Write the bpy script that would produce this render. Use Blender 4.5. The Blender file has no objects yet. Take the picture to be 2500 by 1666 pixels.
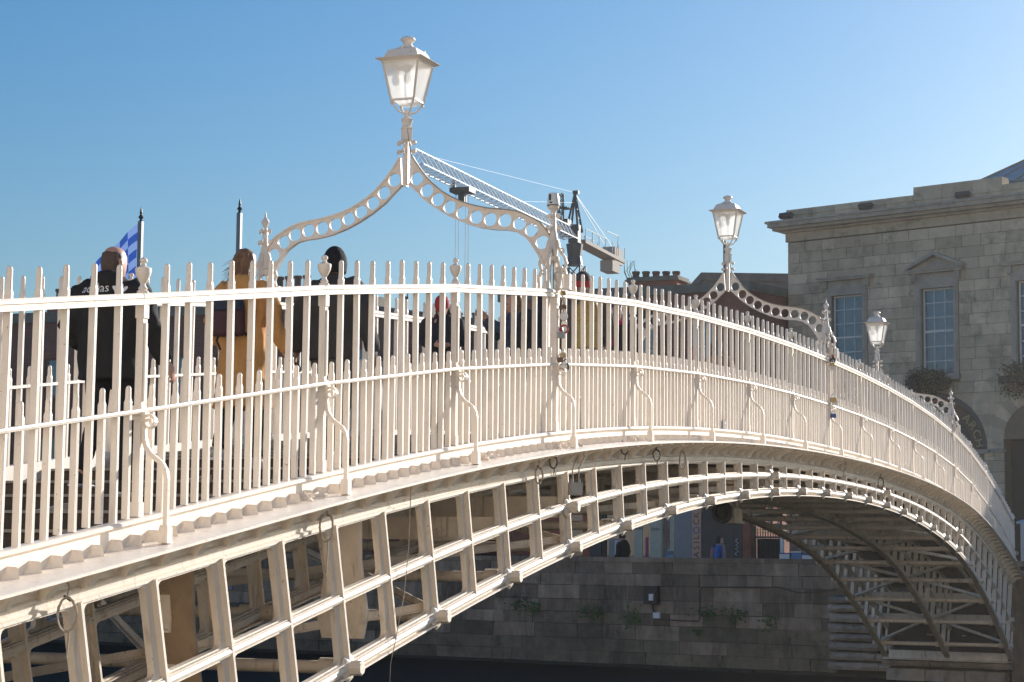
import bpy, math, random
from mathutils import Vector, Matrix, noise
from mathutils.bvhtree import BVHTree
R = math.radians
rnd = random.Random(7)
scene = bpy.context.scene
COL = scene.collection

# ---------------------------------------------------------------- camera, sky, sun, exposure
SUN_AZ, SUN_EL = 23.0, 19.0          # degrees: from +x towards -y; above the horizon
cam_d = bpy.data.cameras.new('camera')
cam = bpy.data.objects.new('camera', cam_d); COL.objects.link(cam)
YAW, PITCH, ROLL = 0.3602565, 0.10306, 0.0089131
fw = Vector((math.cos(YAW)*math.cos(PITCH), math.sin(YAW)*math.cos(PITCH), math.sin(PITCH)))
rt = Vector((math.sin(YAW), -math.cos(YAW), 0)); up = rt.cross(fw)
r2 = math.cos(ROLL)*rt + math.sin(ROLL)*up; u2 = -math.sin(ROLL)*rt + math.cos(ROLL)*up
M = Matrix((r2, u2, -fw)).transposed().to_4x4(); M.translation = Vector((-30.74084, -6.43999, -2.97151))
cam.matrix_world = M
cam_d.sensor_width = 36.0; cam_d.lens = 36.0*5000.3/2500.0
cam_d.clip_start = 0.1; cam_d.clip_end = 6000
scene.camera = cam

world = bpy.data.worlds.new('World'); scene.world = world; world.use_nodes = True
wn = world.node_tree; bgn = wn.nodes['Background']
sky = wn.nodes.new('ShaderNodeTexSky'); sky.sky_type = 'NISHITA'; sky.sun_disc = False
sky.sun_elevation = R(SUN_EL); sky.sun_rotation = R(90 + SUN_AZ)
sky.altitude = 0; sky.air_density = 1.25; sky.dust_density = 1.1; sky.ozone_density = 5.6
grade = wn.nodes.new('ShaderNodeHueSaturation'); grade.inputs['Saturation'].default_value = 1.25
wn.links.new(sky.outputs[0], grade.inputs['Color']); wn.links.new(grade.outputs[0], bgn.inputs[0]); bgn.inputs[1].default_value = 0.086
sun_d = bpy.data.lights.new('sun', 'SUN'); sun_d.energy = 5.0; sun_d.angle = R(0.53); sun_d.color = (1.0, 0.96, 0.90)
sun = bpy.data.objects.new('sun', sun_d); COL.objects.link(sun)
sdir = Vector((math.cos(R(SUN_AZ))*math.cos(R(SUN_EL)), -math.sin(R(SUN_AZ))*math.cos(R(SUN_EL)), math.sin(R(SUN_EL))))
sun.rotation_euler = sdir.to_track_quat('Z', 'Y').to_euler(); sun.location = (0, -30, 40)
scene.view_settings.view_transform = 'Standard'; scene.view_settings.look = 'None'
scene.view_settings.exposure = 0.53; scene.view_settings.gamma = 1.0

# ---------------------------------------------------------------- helpers
class MB:
    def __init__(s): s.v = []; s.f = []; s.m = []
    def add(s, vs, fs, m=0):
        o = len(s.v); s.v += [tuple(p) for p in vs]
        for f in fs: s.f.append(tuple(i+o for i in f)); s.m.append(m)
        return s
    def box(s, c, d, rot=None, m=0):
        x, y, z = d[0]/2, d[1]/2, d[2]/2
        vs = [Vector(p) for p in ((-x,-y,-z),(x,-y,-z),(x,y,-z),(-x,y,-z),(-x,-y,z),(x,-y,z),(x,y,z),(-x,y,z))]
        if rot is not None: vs = [rot @ p for p in vs]
        return s.add([p+Vector(c) for p in vs], ((3,2,1,0),(4,5,6,7),(0,1,5,4),(1,2,6,5),(2,3,7,6),(3,0,4,7)), m)
    def span(s, a, b, m=0):
        return s.box([(a[i]+b[i])/2 for i in range(3)], [abs(b[i]-a[i]) for i in range(3)], None, m)
    def beam(s, a, b, w, h, upv=(0,0,1), m=0):
        a = Vector(a); b = Vector(b); d = (b-a); L = d.length
        if L < 1e-6: return s
        d.normalize(); sd = d.cross(Vector(upv))
        if sd.length < 1e-4: sd = d.cross(Vector((1,0,0)))
        sd.normalize(); u = sd.cross(d)
        vs = []
        for p in (a, b):
            for x, y in ((-1,-1),(1,-1),(1,1),(-1,1)): vs.append(p + sd*x*w/2 + u*y*h/2)
        return s.add(vs, ((3,2,1,0),(4,5,6,7),(0,1,5,4),(1,2,6,5),(2,3,7,6),(3,0,4,7)), m)
    def rings(s, rings, closed=True, caps=True, m=0, loop=False):
        n = len(rings[0]); vs = [p for r in rings for p in r]; fs = []
        K = len(rings)
        for k in range(K if loop else K-1):
            k2 = (k+1) % K
            for i in range(n if closed else n-1):
                j = (i+1) % n; fs.append((k*n+i, k*n+j, k2*n+j, k2*n+i))
        if caps and closed and not loop: fs.append(tuple(range(n-1,-1,-1))); fs.append(tuple((K-1)*n+i for i in range(n)))
        return s.add(vs, fs, m)
    def tube(s, pts, r, n=8, m=0, loop=False, side=(0.13,0.21,0.97)):
        pts = [Vector(p) for p in pts]; K = len(pts); rs = r if isinstance(r, (list, tuple)) else [r]*K; out = []
        prev = None
        for i, p in enumerate(pts):
            a = pts[(i-1) % K] if (loop or i > 0) else p; b = pts[(i+1) % K] if (loop or i < K-1) else p
            d = (b-a).normalized()
            h = prev if prev is not None else Vector(side)
            sd = h - d*h.dot(d)
            if sd.length < 1e-3: sd = Vector((1,0,0)) - d*d.x
            sd.normalize(); u = d.cross(sd); prev = sd
            rr = rs[i]; rx, ry = rr if isinstance(rr, (list, tuple)) else (rr, rr)
            out.append([p + sd*rx*math.cos(2*math.pi*q/n) + u*ry*math.sin(2*math.pi*q/n) for q in range(n)])
        return s.rings(out, m=m, loop=loop)
    def loft(s, rows, n=14, side=(1,0,0), m=0):
        # rows: (point, rx, ry); side axis fixed
        out = []; pts = [Vector(r[0]) for r in rows]
        for i, (p, rx, ry) in enumerate(rows):
            a = pts[max(i-1,0)]; b = pts[min(i+1,len(pts)-1)]; d = (b-a).normalized()
            h = Vector(side); sd = h - d*h.dot(d)
            if sd.length < 1e-3: sd = Vector((0,1,0)) - d*d.y
            sd.normalize(); u = d.cross(sd)
            out.append([Vector(p) + sd*rx*math.cos(2*math.pi*q/n) + u*ry*math.sin(2*math.pi*q/n) for q in range(n)])
        return s.rings(out, m=m)
    def lathe(s, prof, c=(0,0,0), n=12, m=0, rot=None):
        out = []
        for r, z in prof:
            ring = [Vector((r*math.cos(2*math.pi*q/n), r*math.sin(2*math.pi*q/n), z)) for q in range(n)]
            if rot is not None: ring = [rot @ p for p in ring]
            out.append([p+Vector(c) for p in ring])
        return s.rings(out, m=m)
    def ball(s, c, r, n=10, k=6, m=0):
        rx, ry, rz = r if isinstance(r, (list, tuple)) else (r, r, r); out = []
        for i in range(k+1):
            t = math.pi*(0.02+0.96*i/k); z = -math.cos(t)*rz; q = math.sin(t)
            out.append([Vector((c[0]+rx*q*math.cos(2*math.pi*a/n), c[1]+ry*q*math.sin(2*math.pi*a/n), c[2]+z)) for a in range(n)])
        return s.rings(out, m=m)
    def ringcell(s, outer, inner, f3, d0, d1, m=0):
        # two matched 2D loops -> plate with a hole, between depths d0 and d1
        n = len(outer); vs = [f3(p, d) for d in (d0, d1) for lp in (outer, inner) for p in lp]; fs = []
        for i in range(n):
            j = (i+1) % n
            fs.append((i, j, n+j, n+i)); fs.append((2*n+j, 2*n+i, 3*n+i, 3*n+j)); fs.append((n+i, n+j, 3*n+j, 3*n+i)); fs.append((j, i, 2*n+i, 2*n+j))
        return s.add(vs, fs, m)
    def poly(s, pts, f3, d0, d1, m=0):
        n = len(pts); vs = [f3(p, d) for d in (d0, d1) for p in pts]
        fs = [tuple(range(n)), tuple(range(2*n-1, n-1, -1))]
        for i in range(n): j = (i+1) % n; fs.append((i, n+i, n+j, j))
        return s.add(vs, fs, m)
    def mesh(s, name, mats, smooth=False):
        me = bpy.data.meshes.new(name); me.from_pydata(s.v, [], s.f)
        for mt in (mats if isinstance(mats, (list, tuple)) else [mats]): me.materials.append(mt)
        me.polygons.foreach_set('material_index', s.m)
        if smooth: me.polygons.foreach_set('use_smooth', [True]*len(s.f))
        me.update()
        import bmesh
        bm = bmesh.new(); bm.from_mesh(me); bmesh.ops.recalc_face_normals(bm, faces=bm.faces); bm.to_mesh(me); bm.free()
        if smooth and smooth != 'all':
            try: me.set_sharp_from_angle(angle=R(38))
            except Exception: pass
        return me
def link(name, data, parent=None, loc=(0,0,0), rotz=0.0):
    o = bpy.data.objects.new(name, data); COL.objects.link(o); o.parent = parent
    o.location = loc; o.rotation_euler = (0, 0, rotz); return o
def build(mb, name, mats, parent=None, smooth=False, loc=(0,0,0), rotz=0.0):
    return link(name, mb.mesh(name, mats, smooth), parent, loc, rotz)
def tag(o, label, cat, group=None):
    o['label'] = label; o['category'] = cat
    if group: o['group'] = group
    return o
def thing(name, label, cat, loc=(0,0,0), rotz=0.0, group=None): return tag(link(name, None, None, loc, rotz), label, cat, group)
def struct(o): o['kind'] = 'structure'; return o
def twin(o, parent, loc=None, rotz=None):
    c = o.copy(); COL.objects.link(c); c.parent = parent
    if loc is not None: c.location = loc
    if rotz is not None: c.rotation_euler = (0,0,rotz)
    return c
def copy_tree(o, parent=None):
    c = o.copy(); COL.objects.link(c); c.parent = parent
    for ch in list(o.children): copy_tree(ch, c)
    return c

# ---------------------------------------------------------------- materials
def mat(name, col, rough=0.6, var=0.12, scale=6.0, bump=0.0, bscale=40.0, metal=0.0, obj_var=0.0, dirt=None, dirt_amt=0.5, dscale=1.5, spec=0.5, stretch=(1,1,1), sat_noise=None):
    m = bpy.data.materials.new(name); m.use_nodes = True; nt = m.node_tree; N = nt.nodes; L = nt.links
    b = N['Principled BSDF']; b.inputs['Roughness'].default_value = rough; b.inputs['Metallic'].default_value = metal
    try: b.inputs['Specular IOR Level'].default_value = spec
    except Exception: pass
    tc = N.new('ShaderNodeTexCoord'); mp = N.new('ShaderNodeMapping'); mp.inputs['Scale'].default_value = stretch
    gm = N.new('ShaderNodeNewGeometry'); L.new(gm.outputs['Position'], mp.inputs['Vector'])
    no = N.new('ShaderNodeTexNoise'); no.inputs['Scale'].default_value = scale; no.inputs['Detail'].default_value = 5; no.inputs['Roughness'].default_value = 0.65
    L.new(mp.outputs[0], no.inputs['Vector'])
    hsv = N.new('ShaderNodeHueSaturation'); hsv.inputs['Color'].default_value = (*col, 1)
    mr = N.new('ShaderNodeMapRange'); mr.inputs['From Min'].default_value = 0.25; mr.inputs['From Max'].default_value = 0.75
    mr.inputs['To Min'].default_value = 1-var; mr.inputs['To Max'].default_value = 1+var; L.new(no.outputs['Fac'], mr.inputs['Value'])
    val = mr.outputs[0]
    if obj_var:
        oi = N.new('ShaderNodeObjectInfo'); m2 = N.new('ShaderNodeMapRange'); m2.inputs['To Min'].default_value = 1-obj_var; m2.inputs['To Max'].default_value = 1+obj_var
        L.new(oi.outputs['Random'], m2.inputs['Value']); mu = N.new('ShaderNodeMath'); mu.operation = 'MULTIPLY'; L.new(val, mu.inputs[0]); L.new(m2.outputs[0], mu.inputs[1]); val = mu.outputs[0]
    L.new(val, hsv.inputs['Value']); out = hsv.outputs[0]
    if dirt:
        n2 = N.new('ShaderNodeTexNoise'); n2.inputs['Scale'].default_value = dscale; n2.inputs['Detail'].default_value = 8; n2.inputs['Roughness'].default_value = 0.75
        L.new(mp.outputs[0], n2.inputs['Vector'])
        rp = N.new('ShaderNodeMapRange'); rp.inputs['From Min'].default_value = 0.55; rp.inputs['From Max'].default_value = 0.78; rp.inputs['To Max'].default_value = dirt_amt; L.new(n2.outputs['Fac'], rp.inputs['Value'])
        mx = N.new('ShaderNodeMix'); mx.data_type = 'RGBA'; L.new(rp.outputs[0], mx.inputs['Factor']); L.new(out, mx.inputs['A']); mx.inputs['B'].default_value = (*dirt, 1); out = mx.outputs['Result']
    L.new(out, b.inputs['Base Color'])
    if bump:
        n3 = N.new('ShaderNodeTexNoise'); n3.inputs['Scale'].default_value = bscale; n3.inputs['Detail'].default_value = 6; L.new(gm.outputs['Position'], n3.inputs['Vector'])
        bp = N.new('ShaderNodeBump'); bp.inputs['Strength'].default_value = bump; bp.inputs['Distance'].default_value = 0.02; L.new(n3.outputs['Fac'], bp.inputs['Height']); L.new(bp.outputs[0], b.inputs['Normal'])
    m['b'] = 1
    return m
def wear(m, rust=(0.16,0.075,0.035), thr=0.69, scale=26.0, amt=0.8, streak=0.35):
    nt = m.node_tree; N = nt.nodes; L = nt.links; b = N['Principled BSDF']; src = b.inputs['Base Color'].links[0].from_socket
    g = N.new('ShaderNodeNewGeometry'); n1 = N.new('ShaderNodeTexNoise'); n1.inputs['Scale'].default_value = scale; n1.inputs['Detail'].default_value = 3; L.new(g.outputs['Position'], n1.inputs['Vector'])
    r1 = N.new('ShaderNodeMapRange'); r1.inputs['From Min'].default_value = thr; r1.inputs['From Max'].default_value = thr+.05; r1.inputs['To Max'].default_value = amt; L.new(n1.outputs['Fac'], r1.inputs['Value'])
    mp = N.new('ShaderNodeMapping'); mp.inputs['Scale'].default_value = (18,18,1.6); L.new(g.outputs['Position'], mp.inputs['Vector']); n2 = N.new('ShaderNodeTexNoise'); n2.inputs['Scale'].default_value = 1.0; n2.inputs['Detail'].default_value = 4; L.new(mp.outputs[0], n2.inputs['Vector'])
    r2 = N.new('ShaderNodeMapRange'); r2.inputs['From Min'].default_value = .58; r2.inputs['From Max'].default_value = .74; r2.inputs['To Max'].default_value = streak; L.new(n2.outputs['Fac'], r2.inputs['Value'])
    x1 = N.new('ShaderNodeMix'); x1.data_type = 'RGBA'; L.new(r2.outputs[0], x1.inputs['Factor']); L.new(src, x1.inputs['A']); x1.inputs['B'].default_value = (0.40,0.31,0.22,1)
    x2 = N.new('ShaderNodeMix'); x2.data_type = 'RGBA'; L.new(r1.outputs[0], x2.inputs['Factor']); L.new(x1.outputs['Result'], x2.inputs['A']); x2.inputs['B'].default_value = (*rust,1); L.new(x2.outputs['Result'], b.inputs['Base Color'])
def streaks(m, zs, light=(0.45,0.40,0.34), dark=(0.03,0.032,0.02), a1=.5, a2=.6):
    # lime runs and green tide stains on the river wall
    nt = m.node_tree; N = nt.nodes; L = nt.links; b = N['Principled BSDF']; src = b.inputs['Base Color'].links[0].from_socket; g = N.new('ShaderNodeNewGeometry')
    for col,am,sc_,off in ((light,a1,(4.5,4.5,.55),0.0),(dark,a2,(1.3,1.3,.5),7.0),((0.05,0.07,0.025),.55,(1.1,1.1,1.8),13.0)):
        mp = N.new('ShaderNodeMapping'); mp.inputs['Scale'].default_value = sc_; mp.inputs['Location'].default_value = (off,off,off); L.new(g.outputs['Position'], mp.inputs['Vector']); n = N.new('ShaderNodeTexNoise'); n.inputs['Scale'].default_value = 1; n.inputs['Detail'].default_value = 9; n.inputs['Roughness'].default_value = .72; L.new(mp.outputs[0], n.inputs['Vector'])
        r = N.new('ShaderNodeMapRange'); r.inputs['From Min'].default_value = .54; r.inputs['From Max'].default_value = .70; r.inputs['To Max'].default_value = am; L.new(n.outputs['Fac'], r.inputs['Value'])
        x = N.new('ShaderNodeMix'); x.data_type = 'RGBA'; L.new(r.outputs[0], x.inputs['Factor']); L.new(src, x.inputs['A']); x.inputs['B'].default_value = (*col,1); src = x.outputs['Result']
    L.new(src, b.inputs['Base Color'])
def brick_mat(name, c1, c2, mortar, bw=0.225, bh=0.075):
    m = bpy.data.materials.new(name); m.use_nodes = True; nt = m.node_tree; N = nt.nodes; L = nt.links; b = N['Principled BSDF']; b.inputs['Roughness'].default_value = 0.9
    tc = N.new('ShaderNodeTexCoord'); sx = N.new('ShaderNodeSeparateXYZ'); L.new(tc.outputs['Object'], sx.inputs[0])
    ad = N.new('ShaderNodeMath'); L.new(sx.outputs[0], ad.inputs[0]); L.new(sx.outputs[1], ad.inputs[1])
    cb = N.new('ShaderNodeCombineXYZ'); L.new(ad.outputs[0], cb.inputs[0]); L.new(sx.outputs[2], cb.inputs[1])
    br = N.new('ShaderNodeTexBrick'); br.inputs['Scale'].default_value = 1.0; br.inputs['Brick Width'].default_value = bw; br.inputs['Row Height'].default_value = bh; br.inputs['Mortar Size'].default_value = 0.007
    br.inputs['Color1'].default_value = (*c1, 1); br.inputs['Color2'].default_value = (*c2, 1); br.inputs['Mortar'].default_value = (*mortar, 1); L.new(cb.outputs[0], br.inputs['Vector'])
    no = N.new('ShaderNodeTexNoise'); no.inputs['Scale'].default_value = 0.9; no.inputs['Detail'].default_value = 6; L.new(tc.outputs['Object'], no.inputs['Vector'])
    mr = N.new('ShaderNodeMapRange'); mr.inputs['From Min'].default_value = 0.3; mr.inputs['From Max'].default_value = 0.7; mr.inputs['To Min'].default_value = 0.7; mr.inputs['To Max'].default_value = 1.2; L.new(no.outputs['Fac'], mr.inputs['Value'])
    hs = N.new('ShaderNodeHueSaturation'); L.new(br.outputs['Color'], hs.inputs['Color']); L.new(mr.outputs[0], hs.inputs['Value']); L.new(hs.outputs[0], b.inputs['Base Color'])
    bp = N.new('ShaderNodeBump'); bp.inputs['Strength'].default_value = 0.5; bp.inputs['Distance'].default_value = 0.01; bp.invert = True; L.new(br.outputs['Fac'], bp.inputs['Height']); L.new(bp.outputs[0], b.inputs['Normal'])
    return m
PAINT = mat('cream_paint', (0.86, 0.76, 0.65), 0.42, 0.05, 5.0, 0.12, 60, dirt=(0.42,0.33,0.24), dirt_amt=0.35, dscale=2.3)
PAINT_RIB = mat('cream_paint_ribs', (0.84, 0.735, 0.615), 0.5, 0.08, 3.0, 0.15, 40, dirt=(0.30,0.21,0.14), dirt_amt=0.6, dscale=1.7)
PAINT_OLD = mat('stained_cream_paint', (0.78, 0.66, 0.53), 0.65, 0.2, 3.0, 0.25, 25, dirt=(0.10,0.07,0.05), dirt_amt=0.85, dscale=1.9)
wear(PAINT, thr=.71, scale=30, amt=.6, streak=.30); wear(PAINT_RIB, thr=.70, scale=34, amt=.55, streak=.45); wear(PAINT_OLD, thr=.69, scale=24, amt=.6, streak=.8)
STEPM = mat('brown_step_facing', (0.075, 0.058, 0.048), 0.85, 0.25, 9, 0.3, 60)
NOSE = mat('worn_step_edge', (0.34, 0.31, 0.28), 0.8, 0.2, 12)
DECKM = mat('deck_surface', (0.17, 0.155, 0.145), 0.9, 0.2, 5, 0.3, 50)
SOFFIT = mat('dark_deck_boards', (0.10, 0.085, 0.07), 0.9, 0.3, 4, 0.2, 30)
def glass_lamp():
    m = bpy.data.materials.new('frosted_lamp_glass'); m.use_nodes = True; nt = m.node_tree; N = nt.nodes; L = nt.links
    b = N['Principled BSDF']; b.inputs['Base Color'].default_value = (0.9,0.89,0.87,1); b.inputs['Roughness'].default_value = 0.15
    t = N.new('ShaderNodeBsdfTranslucent'); t.inputs[0].default_value = (0.97,0.96,0.93,1); tr = N.new('ShaderNodeBsdfTransparent')
    mx = N.new('ShaderNodeMixShader'); mx.inputs[0].default_value = 0.75; L.new(b.outputs[0], mx.inputs[1]); L.new(t.outputs[0], mx.inputs[2])
    m3 = N.new('ShaderNodeMixShader'); m3.inputs[0].default_value = 0.28; L.new(mx.outputs[0], m3.inputs[1]); L.new(tr.outputs[0], m3.inputs[2]); L.new(m3.outputs[0], N['Material Output'].inputs[0]); return m
LAMPG = glass_lamp()
def win_glass(name, col, rough=0.06, metal=0.0, spec=1.0):
    return mat(name, col, rough, 0.3, 0.7, 0.05, 1.6, spec=spec)
GLASS = win_glass('sky_window_glass', (0.05, 0.105, 0.17))
GLASS_D = win_glass('dark_shop_glass', (0.035, 0.037, 0.042))
SASH = mat('white_sash_paint', (0.72, 0.72, 0.70), 0.5, 0.05)
STONE = mat('hall_ashlar', (0.60, 0.46, 0.32), 0.9, 0.28, 1.6, 0.3, 14, obj_var=0.2, dirt=(0.14,0.12,0.105), dirt_amt=0.55, dscale=0.8)
streaks(STONE, 1, (0.55,0.47,0.36), (0.13,0.105,0.085), .35, .55)
STONE_T = mat('hall_stone_trim', (0.42, 0.355, 0.29), 0.9, 0.25, 2.5, 0.3, 14, dirt=(0.10,0.09,0.08), dirt_amt=0.6, dscale=1.1)
JOINT = mat('stone_joints', (0.10, 0.08, 0.065), 0.95, 0.2)
QUAY = mat('quay_granite', (0.28, 0.205, 0.15), 0.9, 0.45, 2.2, 0.9, 9, obj_var=0.42, dirt=(0.022,0.022,0.018), dirt_amt=0.9, dscale=0.7, stretch=(1,1,0.45))
streaks(QUAY, 1)
QUAY_J = mat('quay_joints', (0.022, 0.02, 0.017), 0.95, 0.3)
PIER = mat('pale_pier_stone', (0.36, 0.295, 0.24), 0.9, 0.3, 2.2, 0.8, 10, obj_var=0.25, dirt=(0.05,0.05,0.04), dirt_amt=0.85, dscale=1.3)
streaks(PIER, 1, (0.55,0.48,0.42), (0.05,0.05,0.035), .5, .7)
BRICK_L = brick_mat('plum_brick', (0.30,0.105,0.07), (0.23,0.085,0.06), (0.26,0.18,0.14))
BRICK_R = brick_mat('red_brick', (0.36,0.115,0.062), (0.29,0.095,0.055), (0.27,0.18,0.14))
COPING = mat('grey_coping', (0.21, 0.185, 0.15), 0.9, 0.3, 2, 0.3, 20, dirt=(0.07,0.08,0.06), dirt_amt=0.7)
GREYB = mat('grey_render', (0.21, 0.19, 0.175), 0.9, 0.15, 1.5)
POT = mat('terracotta_pot', (0.20, 0.105, 0.07), 0.85, 0.2, 6, obj_var=0.15)
SLATE = mat('roof_slate', (0.09, 0.10, 0.115), 0.7, 0.25, 5)
SKYG = win_glass('skylight_glass', (0.22, 0.34, 0.40), 0.12)
ASPH = mat('street_asphalt', (0.06, 0.058, 0.055), 0.9, 0.25, 3, 0.2, 60)
PAVE = mat('pavement_concrete', (0.34, 0.31, 0.27), 0.9, 0.2, 2, 0.2, 30)
def water():
    m = mat('dark_river_water', (0.012, 0.013, 0.011), 0.6, 0.3, 0.5, 0.3, 3.0, spec=.03); return m
WATER = water()
DGREY = mat('dark_grey_metal', (0.07, 0.075, 0.085), 0.5, 0.15)
BLACK = mat('black_metal', (0.02, 0.02, 0.022), 0.5, 0.2)
GREYM = mat('grey_pole_metal', (0.19, 0.20, 0.22), 0.45, 0.1, metal=0.2)
WHITEP = mat('white_plastic', (0.78, 0.77, 0.75), 0.35, 0.05)
CABLE = mat('grey_cable', (0.40, 0.34, 0.27), 0.6, 0.2, 20)
CABLE_D = mat('dark_cable', (0.06, 0.055, 0.05), 0.6, 0.2, 20)
BOXG = mat('grey_box', (0.38, 0.37, 0.35), 0.5, 0.15, 12)
GOLD = mat('gold_paint', (0.52, 0.36, 0.13), 0.4, 0.15)
BRASS = mat('brass', (0.42, 0.29, 0.12), 0.35, 0.2, 20, metal=0.7)
STEEL = mat('steel', (0.42, 0.42, 0.43), 0.3, 0.2, 20, metal=0.8)
RUST = mat('rusty_iron', (0.16, 0.085, 0.05), 0.8, 0.3, 20)
REDP = mat('red_enamel', (0.42, 0.03, 0.03), 0.35, 0.1)
BLUEP = mat('blue_enamel', (0.03, 0.08, 0.30), 0.35, 0.1)
LEAF = mat('leaves', (0.05, 0.12, 0.025), 0.6, 0.4, 9, obj_var=0.25)
LEAF_D = mat('dark_leaves', (0.035, 0.075, 0.022), 0.6, 0.4, 9)
FLOW = mat('pink_flowers', (0.58, 0.17, 0.16), 0.6, 0.4, 15)
CR_W = mat('crane_white', (0.72, 0.74, 0.76), 0.5, 0.05)
CR_B = mat('crane_blue_steel', (0.012, 0.022, 0.036), 0.5, 0.2)
CONC = mat('concrete_ballast', (0.42, 0.36, 0.31), 0.9, 0.15)
SKIN = mat('skin', (0.52, 0.28, 0.20), 0.5, 0.08, 30)

# ---------------------------------------------------------------- bridge curves (metres; z = 0 at the crown of the handrail)
S = 2.5; W = 3.12; X0 = 0.58
def zr(x): x -= X0; return -0.0021220878*x*x - 5.67966e-6*x**4 + 6.1691e-9*x**6 - 0.0042*max(0.0, x-11.4)**2
def za(x): x -= X0; return -2.0352308 - 0.0046204531*x*x - 6.729838e-6*x**4 + 1.04267e-8*x**6 - 0.0100*max(0.0, x-11.4)**2
def dza(x): return (za(x+0.01)-za(x-0.01))/0.02
H1, H2 = 0.691, 1.328
XL, XR = -22.5, 22.5
# ---------------------------------------------------------------- ground, river, far bank
QA = R(12.0); QO = Vector((22.9, 3.1, 0))
def qframe(o, al): # local X to the viewer's right along the front, Y into the building
    return -(math.pi/2 + al)
qe = Vector((math.sin(QA), math.cos(QA), 0)); qn = Vector((math.cos(QA), -math.sin(QA), 0))
WZ, GZ = -6.12, -4.12
mb = MB(); a = QO - qe*900; b = QO + qe*900
mb.add([a+qn*0.5, b+qn*0.5, b+qn*2500, a+qn*2500], [(0,1,2,3)]); mb.v = [(p[0],p[1],GZ) for p in mb.v]
struct(build(mb, 'street_ground', ASPH))
mb = MB(); mb.add([(-700,-1500,WZ),(900,-1500,WZ),(900,1500,WZ),(-700,1500,WZ)], [(0,1,2,3)])
struct(build(mb, 'river_water', WATER))
mb = MB(); mb.span((-700,-600,-4.55),(-24.2,600,-7.5)); struct(build(mb, 'near_quay_pavement', PAVE))

# unseen terrace behind the viewer, added to bounce warm sunlight forward
NB = mat('buff_render', (0.56,0.49,0.41), 0.9, 0.1, 1.0); xh = -40.5
for i,(lb,y0,y1,h) in enumerate((('unseen tall buff house added for bounce light, leftmost behind the viewer',14,60,16.5),('unseen middle buff house added for bounce light behind the viewer',-10,13.9,15.0),('unseen right hand buff house added for bounce light behind the viewer',-60,-10.1,17.0))):
    t = thing('bounce_terrace',lb,'building',(xh,0,-4.55)); mb = MB(); mb.span((-10,y0,0),(0,y1,h)); build(mb,'wall',NB,t)
    mb = MB(); mb.span((-10.1,y0,h),(.2,y1,h+.4)); build(mb,'parapet',COPING,t)
    for j in range(5):
        for k in range(4):
            yy = y0+2+j*(y1-y0-4)/4; mb = MB(); mb.span((0,yy-.6,1.2+k*3.8),(.05,yy+.6,3.4+k*3.8)); build(mb,'window',GLASS,t)
QUAY_WET = mat('tide_stained_granite', (0.16,0.125,0.085), 0.75, 0.4, 2.0, 0.8, 9, obj_var=.3, dirt=(0.02,0.024,0.012), dirt_amt=.95, dscale=0.9); streaks(QUAY_WET,1,(0.22,0.19,0.15),(0.015,0.018,0.01),.3,.8)
# quay wall across the river
qw = thing('quay_wall', 'dark stained stone river wall across the water below the shops', 'wall', QO, qframe(QO, QA))
mb = MB(); mb.span((-45, 0.06, -7.2), (14, 0.75, -3.2)); build(mb, 'wall_core', QUAY_J, qw)
cop = []
x = -45.0
while x < 14:
    w = rnd.uniform(1.5, 2.3); x2 = min(14, x+w); mb = MB(); mb.span((x+0.006, -0.05, -3.2), (x2-0.006, 0.8, -3.065)); build(mb, 'coping_stone', QUAY, qw); x = x2
z = -3.2; n = 0
for row in range(8):
    h = rnd.choice((0.33, 0.36, 0.40)); zb = z-h; x = -38 + rnd.uniform(-0.8, 0)
    while x < 2.2 and n < 296:
        w = rnd.uniform(0.75, 1.55); mb = MB(); pr_ = rnd.uniform(0, 0.022)
        bx = ((x+0.007, -pr_, zb+0.007), (x+w-0.007, 0.1, z-0.006)); mb.span(*bx)
        for i in range(8):
            p = mb.v[i]; mb.v[i] = (p[0]+rnd.uniform(-.012,.012), p[1]+rnd.uniform(-.008,.008), p[2]+rnd.uniform(-.008,.008))
        build(mb, 'stone_block', QUAY if row < 4 or (row < 7 and rnd.random() < (.75,.45,.2)[row-4]) else QUAY_WET, qw); n += 1; x += w
    z = zb
ALG = mat('wet_algae_stone', (0.028,0.028,0.021), 0.7, 0.5, 1.5, 0.8, 9)
mb = MB()
for i in range(60):
    mb.span((-45+i, -0.06-rnd.uniform(0,.05), -7), (-44.02+i, 0.05, z-0.004+rnd.uniform(-.02,.0)))
build(mb, 'algae_footing', ALG, qw)
# wall fittings
def wallbox(name, label, cat, X, z_, d, m, extra=None):
    t = thing(name, label, cat, QO + qe*(-X) - qn*0.03 + Vector((0,0,z_)), qframe(QO,QA)); mb = MB(); mb.box((0,-d[1]/2,0), d); build(mb, 'casing', m, t)
    if extra: extra(t)
    return t
def qX(p): return -(Vector(p)-QO).dot(qe)
def fl(t):
    mb = MB(); mb.box((0.05,-0.2,-0.06),(0.13,0.06,0.18)); build(mb,'lamp_face',WHITEP,t)
    mb = MB(); mb.tube([(0,-.05,-.2),(0.06,-.1,-.4),(0.12,-.03,-.55)],0.025); build(mb,'cable',CABLE_D,t)
wallbox('wall_floodlight', 'black box floodlight with small white lens high on the river wall', 'floodlight', -7.1, -4.1, (0.42,0.18,0.5), BLACK, fl)
wallbox('cable_box', 'small cream box under the floodlight on the river wall', 'box', -6.95, -4.66, (0.2,0.1,0.16), WHITEP)
mb = MB(); pts = [Vector((a_,-.045,b_)) for a_,b_ in ((-7.0,-4.77),(-5.68,-4.79),(-5.64,-4.7),(-5.64,-3.95),(-5.55,-3.86),(-4.4,-3.84),(-3.28,-3.82),(-2.7,-3.96),(-2.2,-3.93),(-1.62,-3.85))]
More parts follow.
